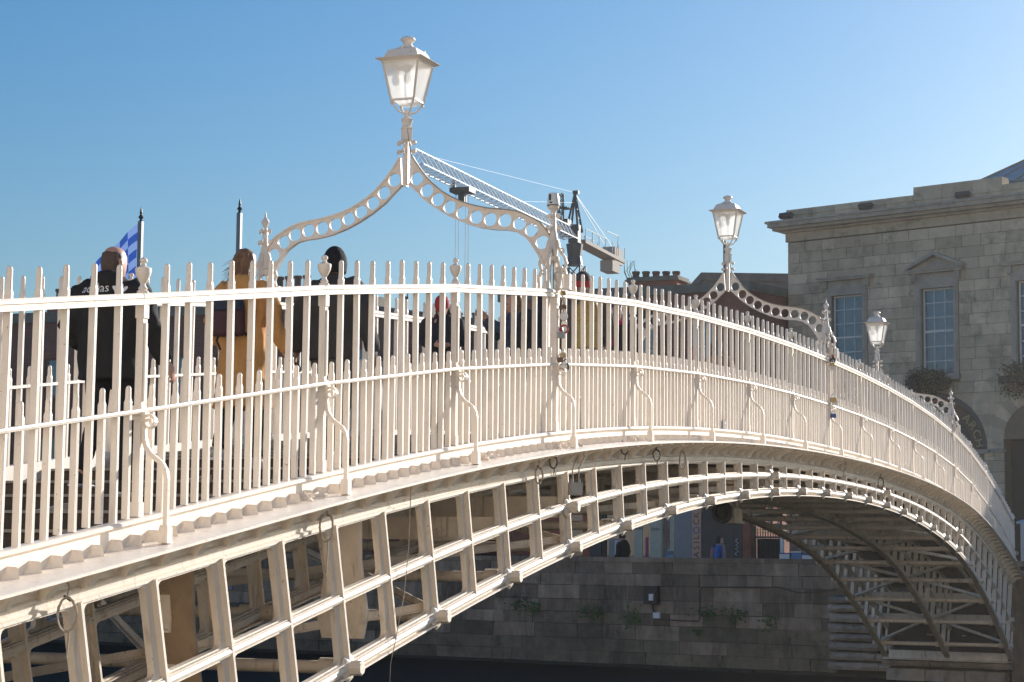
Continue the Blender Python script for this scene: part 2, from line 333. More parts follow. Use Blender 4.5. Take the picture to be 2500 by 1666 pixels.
mb.tube(pts, 0.018, 6); tag(build(mb,'wall_cable',CABLE_D,None,False,QO,qframe(QO,QA)), 'dark cable sagging along the river wall left of the pier', 'cable')
def tuft(label, X, z_, w, h, n=90, m=LEAF):
    mb = MB(); q = random.Random(int(X*77)+3)
    for i in range(n):
        c = Vector((q.gauss(0,w*.4), -0.06-abs(q.gauss(0,.05)), q.gauss(0,h*.4))); d = Vector((q.uniform(-1,1),q.uniform(-1,.1),q.uniform(-1,.6))).normalized()
        sd = d.cross(Vector((0,1,.3))).normalized(); l = q.uniform(.04,.11)
        mb.add([c, c+d*l*.5+sd*l*.28, c+d*l, c+d*l*.5-sd*l*.28], [(0,1,2,3)])
    t = thing('wall_plant', label, 'plant', QO+qe*(-X)-qn*0.0+Vector((0,0,z_)), qframe(QO,QA), 'weeds rooted in the river wall')
    build(mb,'leaves',m,t); mb = MB(); mb.tube([(0,0,0),(0,-.06,.02),(.02,-.1,.06)],.008,5); build(mb,'stem',LEAF_D,t)
for lb, X, z_, w, h, n in (('leafy weed at the far left of the river wall under the arch',-11.42,-4.38,.35,.3,90),('second leafy weed from the left, low on the river wall',-10.97,-4.54,.3,.25,80),
    ('smaller of the two weeds midway between the left weeds and the floodlight',-9.26,-4.6,.25,.25,60),('bushier of the two weeds midway along the wall left of the floodlight',-8.86,-4.65,.35,.28,110),('trailing brownish weed hanging just left of the floodlight',-7.75,-4.72,.4,.45,110),
    ('long low green weed right of the floodlight below the cable',-5.3,-4.55,.5,.2,110),('bright green weed clump below the middle of the cable run',-4.47,-4.58,.45,.25,110),('lowest small weed on the wall under the cable bend',-5.64,-5.08,.2,.15,40),('dark trailing creeper on the wall nearest the stone pier',-3.5,-4.7,.4,.45,90)):
    tuft(lb, X, z_, w, h, n)
# ---------------------------------------------------------------- stone pier the arch springs from
ab = thing('bridge_pier', 'rough pale stone pier at the far river wall carrying the arch', 'pier', QO, qframe(QO, QA))
mb = MB(); mb.span((-1.6,-0.05,-7.2),(4.6,0.3,-4.0)); build(mb,'pier_core',QUAY_J,ab)
def blk(x0,x1,y,z0,z1,m=PIER,rough=0.03):
    mb = MB(); q = rnd; nx = max(2,int((x1-x0)/0.3)); g = 0.02
    ring = []
    for i in range(nx+1):
        X = x0+(x1-x0)*i/nx; e = 0.05 if i in (0,nx) else 0
        ring.append([Vector((X,0.0,z0)),Vector((X,y+e+q.uniform(0,rough),z0+g+q.uniform(0,.02))),Vector((X,y+e-0.03+q.uniform(-rough,rough),(z0+z1)/2)),Vector((X,y+e+q.uniform(0,rough),z1-g-q.uniform(0,.02))),Vector((X,0.0,z1))])
    mb.rings(ring); return build(mb,'pier_stone',m,ab)
z = -4.02; k = 0
for h in (0.20,0.24,0.27,0.26,0.22,0.25,0.25,0.25):
    blk(-1.68-0.04*(k%2), -0.42+0.1*(k%2), -0.38, z-h+.012, z); 
    if z < -4.9: blk(-0.5, 0.0, -0.3, z-h+.012, z-.01)
    z -= h; k += 1
for zz in (-4.3,-4.75,-5.2):
    for i in range(4): blk(-0.35+i*0.95, 0.58+i*0.95, -0.02, zz-.43, zz, QUAY, 0.01)
blk(-0.12,1.15,-0.62,-5.78,-5.585,QUAY,.01); blk(1.17,3.25,-0.62,-5.78,-5.585,QUAY,.01)
for i in range(3): blk(-0.05+i*1.05, 0.98+i*1.05, -0.5, -6.5, -5.8, PIER, .02)
blk(3.2,4.5,-0.3,-7,-3.3,QUAY,.02)
sp = MB(); sp.span((-0.06,-0.66,-5.583),(3.2,-0.1,-5.555)); sp.span((0.0,-0.4,-5.555),(3.14,-0.32,-5.36)); sb = build(sp,'springing_plate',PAINT_OLD,ab)

# ---------------------------------------------------------------- buildings across the river
def sash(parent, x0, x1, z0, z1, y, cols, rows, meet=None, glass=GLASS, fr=SASH, deep=0.10, fw_=0.055):
    # recessed window at local y (front face of the wall), glazing bars, box frame
    mb = MB(); mb.span((x0+fw_,y+deep,z0+fw_),(x1-fw_,y+deep+0.02,z1-fw_)); w = None
    f = MB(); yd = y+deep-0.035
    for a_, b_ in (((x0,yd,z0),(x0+fw_,y+deep+.03,z1)),((x1-fw_,yd,z0),(x1,y+deep+.03,z1)),((x0+fw_,yd,z0),(x1-fw_,y+deep+.03,z0+fw_)),((x0+fw_,yd,z1-fw_),(x1-fw_,y+deep+.03,z1))): f.span(a_,b_)
    w = build(f,'window',fr,parent)
    build(mb,'pane',glass,w)
    b = MB()
    for i in range(1,cols): X = x0+(x1-x0)*i/cols; b.span((X-.013,yd+.012,z0+fw_),(X+.013,y+deep-.001,z1-fw_))
    for j in range(1,rows): Z = z0+(z1-z0)*j/rows; b.span((x0+fw_,yd+.008,Z-.013),(x1-fw_,y+deep-.001,Z+.013))
    if meet: b.span((x0+fw_,yd-.01,meet-.03),(x1-fw_,y+deep-.002,meet+.03))
    if b.v: build(b,'glazing_bar',fr,w)
    return w
# --- stone hall on the right
HA = R(20); HO = Vector((39.5, 9.9, 0))
hall = thing('stone_hall', 'grey ashlar stone hall with tall sash windows and pediment, right of the bridge', 'building', HO, qframe(HO,HA))
HX0, HX1 = 0.27, 11.95
openings = [(2.04,3.26,3.0,5.94),(5.51,6.71,3.0,5.92),(8.99,10.2,3.0,5.92)]
core = MB()
def wallgrid(mb, x0, x1, z0, z1, ops, y0, y1):
    xs = sorted(set([x0,x1]+[v for o in ops for v in o[:2]])); zs = sorted(set([z0,z1]+[v for o in ops for v in o[2:]]))
    for i in range(len(xs)-1):
        for j in range(len(zs)-1):
            cx, cz = (xs[i]+xs[i+1])/2, (zs[j]+zs[j+1])/2
            if any(o[0]<cx<o[1] and o[2]<cz<o[3] for o in ops): continue
            mb.span((xs[i],y0,zs[j]),(xs[i+1],y1,zs[j+1]))
arc_ops = [(8.46,10.74,GZ,0.82),(1.55,3.75,GZ,0.82),(4.85,7.05,GZ,0.5)]
wallgrid(core, HX0+.02, HX1-.02, GZ, 7.95, openings+arc_ops+[(4.1,7.8,.5,2.35)], 0.03, 0.5)
core.span((HX0+.02,0.5,GZ),(HX0+.5,14,8.9)); core.span((HX1-.5,0.5,GZ),(HX1-.02,14,8.9)); core.span((HX0+.02,13.5,GZ),(HX1-.02,14,8.9))
core.span((HX0+.02,.5,8.3),(HX1-.02,13.5,8.7))
# dark room fill keeps windows from being see-through
build(core,'wall',mat('hall_backing',(0.22,0.165,0.115),.95,.2),hall)
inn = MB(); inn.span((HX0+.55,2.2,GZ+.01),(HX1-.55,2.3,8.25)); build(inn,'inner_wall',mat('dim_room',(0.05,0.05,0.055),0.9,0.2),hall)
# ashlar blocks, cut round the openings, with arch-shaped gaps for the doors
def arch_cuts(b0, b1):
    out = []
    for ax_, az_, r_ in ((9.6,.82,1.16),(2.65,.82,1.16),(5.95,.5,1.80)):
        if b1 <= az_ or b0 >= az_+r_: continue
        w_ = math.sqrt(max(0,r_*r_-max(0,b0-az_)**2)); out.append((ax_-w_,ax_+w_,b0-1,b1+1))
    return out
z = 7.95; nb = 0
while z > -1.5 and nb < 292:
    h = 0.372; z0 = z-h; x = HX0 - rnd.uniform(0,.4)
    tr = [o for o in openings if o[2]-.28 < (z+z0)/2 < o[3]+.02] 
    while x < HX1 and nb < 292:
        w = rnd.uniform(0.55,1.05); a_, b_ = max(x,HX0), min(x+w,HX1); x += w
        segs = [(a_,b_)]
        for o in tr + [q for q in arc_ops if q[2] < (z+z0)/2 < q[3]] + arch_cuts(z0,z):
            pad = 0.2 if o in tr else 0.0
            ns = []
            for s0,s1 in segs:
                if s1 <= o[0]-pad or s0 >= o[1]+pad: ns.append((s0,s1))
                else:
                    if s0 < o[0]-pad: ns.append((s0,o[0]-pad))
                    if s1 > o[1]+pad: ns.append((o[1]+pad,s1))
            segs = ns
        for s0,s1 in segs:
            if s1-s0 < .06: continue
            cx, cz = (s0+s1)/2, (z+z0)/2
            if z < 2.0 and cx < 4.0: continue
            mb = MB(); d = rnd.uniform(0,.008); mb.span((s0+.008,-d,z0+.008),(s1-.008,.05,z-.008)); build(mb,'ashlar_block',STONE,hall); nb += 1
    z = z0
for a_,b_ in (((HX0,-.004,-1.4),(4.0,.04,2.05)),((HX0,-.006,GZ),(1.5,.04,-1.4)),((10.8,-.006,GZ),(HX1,.04,-1.45)),((7.1,-.006,GZ),(8.4,.04,-1.45)),((3.8,-.006,GZ),(4.8,.04,-1.45))): mb = MB(); mb.span(a_,b_); build(mb,'plinth',STONE_T,hall)
# frieze, cornice, parapet
mb = MB(); mb.span((HX0-.06,-.06,7.98),(HX1+.06,.3,8.28)); build(mb,'frieze',STONE,hall)
mb = MB()
for y, z0, z1, ex in ((-.18,8.28,8.36,.14),(-.42,8.362,8.46,.38),(-.58,8.462,8.6,.48),(-.64,8.602,8.68,.55)): mb.span((HX0-ex,y,z0),(HX1+ex,.6,z1))
build(mb,'cornice',STONE_T,hall)
x = HX0+.02
while x < HX1:
    w = rnd.uniform(.85,1.15); x2 = min(x+w,HX1); top = 9.1 if x < 4.28 else (9.36 if x < 7.85 else 9.1)
    mb = MB(); mb.span((x+.005,-.1,8.68),(x2-.005,.32,8.9)); mb.span((x+.005,-.13,8.902),(x2-.005,.35,top)); build(mb,'parapet_stone',STONE,hall); x = x2
for i, o in enumerate(openings):
    sash(hall, o[0], o[1], o[2], o[3], 0.05, 3, 6, meet=4.49, deep=0.14)
    t = MB()
    for a_, b_ in (((o[0]-.19,-.05,o[2]-.05),(o[0]-.005,.12,o[3])),((o[1]+.005,-.05,o[2]-.05),(o[1]+.19,.12,o[3])),((o[0]-.19,-.05,o[3]),(o[1]+.19,.12,o[3]+.2))): t.span(a_,b_)
    t.span((o[0]-.13,-.075,o[2]),(o[0]-.03,-.05,o[3]+.02)); t.span((o[1]+.03,-.075,o[2]),(o[1]+.13,-.05,o[3]+.02))
    build(t,'architrave',STONE_T,hall)
    e = MB(); e.span((o[0]-.3,-.04,o[3]+.202),(o[1]+.3,.1,o[3]+.5))
    for sx in (o[0]-.3,o[1]+.12): e.span((sx,-.15,o[3]+.26),(sx+.18,-.04,o[3]+.5))
    e.span((o[0]-.42,-.22,o[3]+.5),(o[1]+.42,.1,o[3]+.58)); e.span((o[0]-.47,-.27,o[3]+.582),(o[1]+.47,.1,o[3]+.63))
    if i == 1:
        c = (o[0]+o[1])/2; zb = o[3]+.632
        for sg in (-1,1): e.beam((c+sg*1.07,-.09,zb+.05),(c,-.09,zb+.50),.36,.1,(0,0,1))
        e.add([(c-.95,-.02,zb),(c+.95,-.02,zb),(c,-.02,zb+.4),(c-.95,.1,zb),(c+.95,.1,zb),(c,.1,zb+.4)],((0,1,2),(5,4,3)))
    build(e,'entablature',STONE_T,hall)
    e = MB(); e.span((o[0]-.25,-.16,o[2]-.16),(o[1]+.25,.15,o[2])); build(e,'sill',STONE_T,hall)
# arches: voussoirs
def voussoirs(cx, cz, r0, r1, n, y0, y1, m):
    for i in range(n):
        a0 = math.pi*i/n; a1 = math.pi*(i+1)/n; g = .006/r0
        pts = [(cx+r*math.cos(a_),cz+r*math.sin(a_)) for r,a_ in ((r0,a0+g),(r0,(a0+a1)/2),(r0,a1-g),(r1,a1-g),(r1,(a0+a1)/2),(r1,a0+g))]
        mb = MB(); mb.poly(pts, lambda p,d: Vector((p[0],d,p[1])), y0, y1); build(mb,'voussoir',m,hall)
def spandrel(cx, cz, r, zt, y0, y1):
    mb = MB(); n = 20
    pts = [(cx-r-.5,cz)]+[(cx+r*math.cos(math.pi-math.pi*i/n),cz+r*math.sin(math.pi-math.pi*i/n)) for i in range(n+1)]+[(cx+r+.5,cz),(cx+r+.5,zt),(cx-r-.5,zt)]
    mb.poly(pts, lambda p,d: Vector((p[0],d,p[1])), y0, y1); return mb
voussoirs(9.6,0.82,1.14,1.62,13,-.015,.5,STONE); voussoirs(2.65,0.82,1.14,1.62,11,-.015,.5,STONE)
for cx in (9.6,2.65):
    mb = MB(); mb.span((cx-1.3,.5,GZ),(cx+1.3,.56,2.1)); build(mb,'door_shadow_panel',mat('doorway_shade',(0.035,0.032,0.032),0.6,0.2),hall)  # dark panel stands in for the shade inside the arched doorways
mb = MB(); mb.span((8.0,-.08,.40),(8.47,.1,.52)); mb.span((4.2,-.09,.36),(4.75,.1,.5)); mb.span((7.15,-.09,.36),(7.95,.1,.5)); build(mb,'string_course',STONE_T,hall)
# arch over the lane with its sign
build(spandrel(5.95,.5,1.78,2.36,.004,.07),'arch_spandrel',STONE,hall)
mb = MB(); n = 28; mb.rings([[Vector((5.95+r_*math.cos(math.pi*i/n),y_,.5+r_*math.sin(math.pi*i/n))) for y_,r_ in ((-.03,1.78),(-.03,1.92),(.03,1.92),(.5,1.80),(.5,1.78))] for i in range(n+1)]); build(mb,'arch_reveal',mat('dark_green_stone',(0.10,0.10,0.095),0.8,0.25,3),hall)
f2 = lambda p,d: Vector((p[0],d,p[1]))
mb = MB(); mb.poly([(5.95+1.78*math.cos(math.pi*i/n),0.5+1.78*math.sin(math.pi*i/n)) for i in range(n+1)], f2, .40,.48); build(mb,'sign_panel',mat('dark_sign_panel',(0.03,0.035,0.035),0.5,0.2),hall)
for nm,ra,rb_,ya,yb,m_ in (('sign_band',1.22,1.68,.385,.40,mat('brown_sign_band',(0.12,0.06,0.035),0.5,0.2)),('sign_rim',1.66,1.73,.37,.40,mat('terracotta_rim',(0.30,0.12,0.06),0.6,0.2))):
    mb = MB()
    for i in range(n):
        a0, a1 = math.pi*i/n, math.pi*(i+1)/n; mb.poly([(5.95+r*math.cos(a_),.5+r*math.sin(a_)) for r,a_ in ((ra,a0),(rb_,a0),(rb_,a1),(ra,a1))], f2, ya, yb)
    build(mb,nm,m_,hall)
TMP = bpy.data.scenes.new('workbench_tmp')
def evaluated(o):
    TMP.collection.objects.link(o); vl = TMP.view_layers[0]; vl.update(); me = bpy.data.meshes.new_from_object(o.evaluated_get(vl.depsgraph)); bpy.data.objects.remove(o); return me
def text_mesh(txt, size, mats, name='lettering', depth=0.0, align='CENTER'):
    cu = bpy.data.curves.new(name,'FONT'); cu.body = txt; cu.size = size; cu.align_x = align; cu.align_y = 'CENTER'; cu.extrude = depth; cu.resolution_u = 3
    me = evaluated(bpy.data.objects.new(name, cu)); me.materials.clear(); me.materials.append(mats)
    bpy.data.curves.remove(cu); return me
GOLDL = mat('cream_gilt', (0.55,0.45,0.24), 0.5, 0.1)
sg = 'MERCHANTS ARCH'
for i, ch in enumerate(sg):
    if ch == ' ': continue
    an = math.pi*(1-(i+0.75)/(len(sg)+0.5)); me = text_mesh(ch, .40, GOLDL, 'letter', .012)
    o = link('letter', me, hall, (5.95+1.45*math.cos(an), .372, .5+1.45*math.sin(an))); o.rotation_euler = (R(90), 0, 0)
    o.rotation_euler = (Matrix.Rotation(math.pi/2-an,4,'Y') @ Matrix.Rotation(R(90),4,'X')).to_euler()
# roof and skylight
mb = MB(); mb.add([(1.5,1.5,8.75),(11,1.5,8.75),(11,12,8.75),(1.5,12,8.75),(4.2,4.6,10.1),(11,4.6,10.1),(11,9,10.1),(4.2,9,10.1)],((0,1,5,4),(1,2,6,5),(2,3,7,6),(3,0,4,7),(4,5,6,7))); build(mb,'roof',SLATE,hall)
skl = MB(); bx = [(4.6,5.0,10.2),(10.2,5.0,10.2),(10.2,9.0,10.2),(4.6,9.0,10.2)]; rg = [(7.3,7.0,11.75),(7.9,7.0,11.75)]
skl.add([*bx,*rg],((0,1,5,4),(1,2,5),(2,3,4,5),(3,0,4)))
skt = build(skl,'skylight',SKYG,hall)
mb = MB()
for t in [i/6 for i in range(7)]: mb.beam(Vector(bx[0]).lerp(Vector(bx[1]),t), Vector(rg[0]).lerp(Vector(rg[1]),t), .06,.06)
for p_,q_ in ((bx[3],rg[0]),(bx[0],rg[0])): mb.beam(p_,q_,.08,.08)
for t in (.33,.66): mb.beam(Vector(bx[0]).lerp(Vector(bx[3]),t), rg[0], .06,.06)
mb.beam((4.5,5,10.15),(10.3,5,10.15),.2,.14); mb.beam((4.6,4.9,10.15),(4.6,9,10.15),.2,.14); build(mb,'skylight_bar',COPING,skt)
def hallthing(name,label,cat,X,Y,Z,grp=None):
    ne = Vector((-math.sin(HA),-math.cos(HA),0)); nn = Vector((math.cos(HA),-math.sin(HA),0))
    return thing(name,label,cat,HO+ne*X+nn*Y+Vector((0,0,Z)),qframe(HO,HA),grp)
for lb, X, Y, Z in (('dark floodlight at the left corner of the hall cornice',.55,-.55,8.69),('dark floodlight on the hall cornice below the parapet step',3.75,-.55,8.69),('dark floodlight on the hall cornice near the right edge',7.4,-.55,8.69)):
    t = hallthing('cornice_floodlight',lb,'floodlight',X,Y,Z,'floodlights along the hall cornice'); mb = MB(); mb.box((0,0,.14),(.5,.16,.17),Matrix.Rotation(R(-25),3,'X')); build(mb,'housing',BLACK,t); mb = MB(); mb.box((0,.05,.03),(.3,.06,.06)); build(mb,'bracket',DGREY,t)
t = hallthing('satellite_dish','round white satellite dish on the left flank of the stone hall','dish',.05,1.0,7.45)
mb = MB(); mb.lathe([(0.02,.10),(.2,.07),(.33,.02),(.4,0),(.4,.012),(.2,.085),(.02,.115)],(0,0,0),20,0,Matrix.Rotation(R(80),3,'X')); build(mb,'bowl',WHITEP,t,True); mb = MB(); mb.tube([(0,0,0),(0,.25,-.1),(.25,.3,-.15)],.025,6); build(mb,'arm',GREYM,t)
t = hallthing('wall_bracket','pale metal bracket and pipe on the flank of the stone hall','bracket',-.12,1.2,4.9); mb = MB(); mb.tube([(0,0,-1.2),(0,0,1.2)],.05,8); build(mb,'pipe',GREYM,t); mb = MB(); mb.beam((0,0,.3),(-1.4,0,.3),.1,.1); mb.beam((0,0,.12),(-1.4,0,.12),.06,.06); build(mb,'arm',WHITEP,t)
def foliage(mb, n, w, d, h, q, lo=.05, hi=.12, m=0, flat=.9):
    for i in range(n):
        th = q.uniform(0,2*math.pi); rr = q.random()**.4
        c = Vector((w*rr*math.cos(th)*q.uniform(.6,1), d*rr*math.sin(th), h*(q.random()*2-1)*math.sqrt(max(0,1-.6*rr*rr))))
        dd = Vector((q.uniform(-1,1),q.uniform(-1,1),q.uniform(-.8,1))).normalized(); sd = dd.cross(Vector((q.random(),q.random(),.5))).normalized(); l = q.uniform(lo,hi)
        mb.add([c,c+dd*l*.5+sd*l*.3,c+dd*l,c+dd*l*.5-sd*l*.3],[(0,1,2,3)],m)
for k,(lb,X,Z,w) in enumerate((('pink and green flower box under the pedimented hall window',5.9,2.78,.85),('flower box overflowing under the right-hand hall window',9.55,2.72,1.15))):
    t = hallthing('window_box',lb,'flower box',X,-.35,Z,'flower boxes on the hall'); q = random.Random(20+k)
    mb = MB(); foliage(mb,1500,w,.28,.42 if k==0 else .6,q); foliage(mb,420,w*1.18,.34,.52 if k==0 else .8,q,.06,.13); build(mb,'foliage',LEAF_D,t); mb = MB(); foliage(mb,430,w*1.02,.31,.42 if k==0 else .58,q,.035,.07); build(mb,'flowers',FLOW,t); mb = MB(); mb.span((-w*.9,-.1,-.12),(w*.9,.18,.1)); build(mb,'trough',BLACK,t)
t = hallthing('wall_lantern','small dark wall lantern in front of the left flower box','lantern',5.6,-.8,2.55)
mb = MB(); mb.lathe([(.05,0),(.1,.04),(.15,.3),(.19,.32),(.08,.42),(.02,.5)],(0,0,0),6); build(mb,'cage',BLACK,t); mb = MB(); mb.tube([(0,0,0),(0,.1,-.15),(0,.75,-.1)],.02,6); build(mb,'bracket',BLACK,t)
# unseen neighbour, added to cast the shade on the bridge end
t = hallthing('shade_house','unseen low brick house added beyond the hall to shade the bridge end','building',12.2,1.0,GZ)
mb = MB(); mb.span((0,0,0),(9.0,9,8.3)); build(mb,'wall',BRICK_R,t); mb = MB(); mb.span((-.1,-.12,8.302),(9.1,9.1,8.6)); build(mb,'parapet',COPING,t)
for i in range(3): sash(t,1.0+i*2.7,2.2+i*2.7,4.6,6.6,-.12,2,2,meet=5.6)

# --- red brick house left of the hall
BA = R(4); BO = Vector((37.3, 9.9, 0)); bh_ = thing('red_brick_house','red brick house with chimney and shops, left of the stone hall','building',BO,qframe(BO,BA))
ops = [(-2.75,-1.9,3.3,5.1),(-4.75,-4.05,3.3,4.9),(-7.3,-6.4,3.3,5.0),(-2.75,-1.9,.4,2.2),(-4.75,-4.05,.4,2.2),(-7.3,-6.4,.4,2.2)]
mb = MB(); wallgrid(mb,-10.0,-.68,-.9,6.05,ops,0,.4); mb.span((-10,.4,GZ),(-.9,9,6.0)); mb.add([(-.68,0,-.9),(.9,5.6,-.9),(.9,5.6,6.05),(-.68,0,6.05),(-.9,.2,-.9),(.7,5.7,-.9),(.7,5.7,6.05),(-.9,.2,6.05)],((0,1,2,3),(7,6,5,4),(3,2,6,7)))
build(mb,'wall',BRICK_R,bh_)
mb = MB(); mb.span((-10.1,-.12,6.052),(-.6,.5,6.36)); mb.add([(-.6,-.12,6.05),(1.05,5.6,6.05),(1.05,5.6,6.34),(-.6,-.12,6.34),(-.95,.0,6.05),(.7,5.7,6.05),(.7,5.7,6.34),(-.95,.0,6.34)],((0,1,2,3),(7,6,5,4),(3,2,6,7))); build(mb,'coping',COPING,bh_)
for o in ops: sash(bh_,*o,0.0,1,2,deep=.12,glass=win_glass('pale_blue_pane',(0.20,0.27,0.31),.1))
mb = MB(); mb.span((-5.4,-.08,5.0),(-4.0,0,5.5)); sb_ = build(mb,'fascia_board',BLACK,bh_)
ch = MB(); ch.span((-5.55,1.2,6.0),(-3.7,2.3,6.72)); c_ = build(ch,'chimney_stack',BRICK_R,bh_); ch = MB(); ch.span((-5.65,1.1,6.72),(-3.6,2.4,6.79)); ch.span((-5.6,1.15,6.792),(-3.65,2.35,6.88)); build(ch,'chimney_cap',COPING,c_)
for i in range(5): mb = MB(); mb.lathe([(.13,6.88),(.13,7.04),(.15,7.05),(.15,7.12),(.12,7.13)],(-5.35+i*.34,1.45+i*.12,0),10); build(mb,'chimney_pot',POT,c_)
mb = MB(); q = random.Random(4)
for i in range(9):
    p = Vector((-5.6+q.uniform(-.15,.15),1.6,6.8)); mb.tube([p,p+Vector((q.uniform(-.2,.1),0,.35)),p+Vector((q.uniform(-.35,.2),q.uniform(-.2,.2),.75))],[.012,.009,.005],4)
tag(build(mb,'chimney_weed',LEAF_D,None,False,BO,qframe(BO,BA)),'bare twiggy weed growing from the brick chimney','plant')
# street level shopfronts of that house
def shop(name, x0, x1, z0, z1, m, y0=-.06, y1=.3, parent=bh_): mb = MB(); mb.span((x0,y0,z0),(x1,y1,z1)); return build(mb,name,m,parent)
ORANGE = mat('orange_shopfront',(0.42,0.10,0.045),.5,.2,4); DKDOOR = mat('charcoal_door',(0.062,0.058,0.054),.55,.15,5); PINKS = mat('salmon_sign',(0.62,0.36,0.26),.6,.08); PALEP = mat('grey_panel',(0.26,0.26,0.27),.5,.1)
shop('fascia',-10,-.68,-1.25,-.9,DKDOOR,-.1,.35)
shop('orange_front',-8.6,-7.55,GZ,-1.25,ORANGE); shop('shop_window',-7.5,-6.75,GZ,-1.25,GLASS_D,-.02); shop('orange_pilaster',-6.74,-6.48,GZ,-1.25,ORANGE); shop('brown_pilaster',-6.46,-6.05,GZ,-1.25,mat('brown_pilaster',(0.085,0.07,0.065),.6,.1)); shop('black_jamb',-6.03,-5.86,GZ,-1.25,BLACK)
def shopglass():
    m = bpy.data.materials.new('reflective_shop_window'); m.use_nodes = True; N = m.node_tree.nodes; L = m.node_tree.links; b = N['Principled BSDF']; b.inputs['Roughness'].default_value = .08
    tc = N.new('ShaderNodeTexCoord'); v = N.new('ShaderNodeTexBrick'); v.inputs['Scale'].default_value = 1; v.inputs['Brick Width'].default_value = .55; v.inputs['Row Height'].default_value = .42; v.inputs['Mortar Size'].default_value = .05; v.inputs['Color1'].default_value = (.36,.34,.28,1); v.inputs['Color2'].default_value = (.10,.10,.09,1); v.inputs['Mortar'].default_value = (.05,.05,.05,1)
    sx = N.new('ShaderNodeSeparateXYZ'); cb = N.new('ShaderNodeCombineXYZ'); L.new(tc.outputs['Object'],sx.inputs[0]); L.new(sx.outputs[0],cb.inputs[0]); L.new(sx.outputs[2],cb.inputs[1]); L.new(cb.outputs[0],v.inputs['Vector']); L.new(v.outputs[0],b.inputs['Base Color']); return m
SHG = shopglass(); CREAMP = mat('cream_poster',(0.50,0.47,0.38),.6,.15,6); MAG = mat('magenta_strip',(0.32,0.03,0.16),.5,.1)
sw = shop('display_window',-5.85,-3.0,GZ,-1.25,GLASS_D,-.01)
for nm,x0,x1,z0,z1,m in (('pale_drape',-5.75,-5.2,-4,-2.45,PALEP),('poster',-4.82,-4.52,-3.3,-1.9,CREAMP),('poster',-4.4,-4.3,-3.2,-2.4,MAG),('poster',-4.22,-3.82,-3.5,-1.75,CREAMP),('poster',-3.78,-3.64,-3.3,-1.6,COPING),('poster',-3.6,-3.35,-3.0,-1.5,CREAMP),('poster',-3.62,-3.5,-2.8,-1.7,REDP),('poster',-3.66,-3.36,-4.,-2.86,mat('blue_print',(0.16,0.30,0.50),.5,.1))): shop(nm,x0,x1,z0,z1,m,-.03,-.011,sw)
for zz,xx in ((-2.1,-4.67),(-2.12,-4.02)):
    o = link('lettering', text_mesh('OPEN' if xx>-4.5 else 'MORE', .13, BLACK,'lettering',.003), sw, (xx,-.036,zz)); o.rotation_euler=(R(90),0,0)
for i in range(5): mb = MB(); mb.tube([(-5.5+i*.05,-.05,-2.5),(-5.52+i*.07,-.06,-3.1),(-5.65+i*.11,-.05,-3.6)],.02,5); build(mb,'hanging_strand',WHITEP,sw)
gp = shop('grey_silhouette_panel',-3.3,-2.68,GZ,-1.25,PALEP,-.05); ps = shop('salmon_sign',-2.66,-2.34,-3.6,-1.3,PINKS,-.12,.1)
DKL = mat('dark_lettering',(0.06,0.05,0.05),.6,.1)
zl = -3.08
for chh in 'ASIL@CKS':
    if chh == '@':
        mb = MB(); nn_ = 20
        mb.ringcell([(.125*math.cos(2*math.pi*i/nn_),.125*math.sin(2*math.pi*i/nn_)) for i in range(nn_)],[(.085*math.cos(2*math.pi*i/nn_),.085*math.sin(2*math.pi*i/nn_)) for i in range(nn_)], lambda p,d: Vector((-2.5+p[0],d,zl+.11+p[1])), -.135,-.121); build(mb,'ring_emblem',mat('slate_blue',(0.12,0.17,0.26),.5,.1),ps); zl += .29
        continue
    o = link('letter', text_mesh(chh,.3,DKL,'letter',.004), ps, (-2.5,-.126,zl+(.05 if chh=='I' else .1))); o.rotation_euler = (Matrix.Rotation(R(90),4,'X') @ Matrix.Rotation(R(90),4,'Z')).to_euler(); zl += .12 if chh == 'I' else .235
dd = shop('door_surround',-2.33,-.9,GZ,-1.25,DKDOOR,-.08); d2 = shop('door',-1.95,-1.05,GZ,-1.7,DKDOOR,-.1,-.081)
for x0,x1,z0,z1 in ((-1.86,-1.56,-2.0,-1.82),(-1.86,-1.56,-3.1,-2.06),(-1.45,-1.15,-3.1,-2.06),(-1.45,-1.15,-2.0,-1.82),(-1.86,-1.56,-4.0,-3.2),(-1.45,-1.15,-4.0,-3.2)):
    mb = MB(); mb.span((x0,-.118,z0),(x1,-.101,z1)); mb.span((x0+.05,-.13,z0+.05),(x1-.05,-.117,z1-.05)); build(mb,'door_panel',DKDOOR,d2)
mb = MB(); mb.tube([(-1.05,-.14,-3.0),(-1.12,-.14,-2.93),(-1.0,-.14,-2.85),(-1.1,-.14,-2.78),(-1.0,-.14,-2.7),(-1.09,-.14,-2.66),(-1.0,-.14,-2.58),(-1.1,-.14,-2.5),(-1.02,-.14,-2.42)],.012,5); build(mb,'graffiti_scrawl',WHITEP,d2)
shop('brick_pier',-.88,-.6,GZ,-1.25,BRICK_R,-.05)
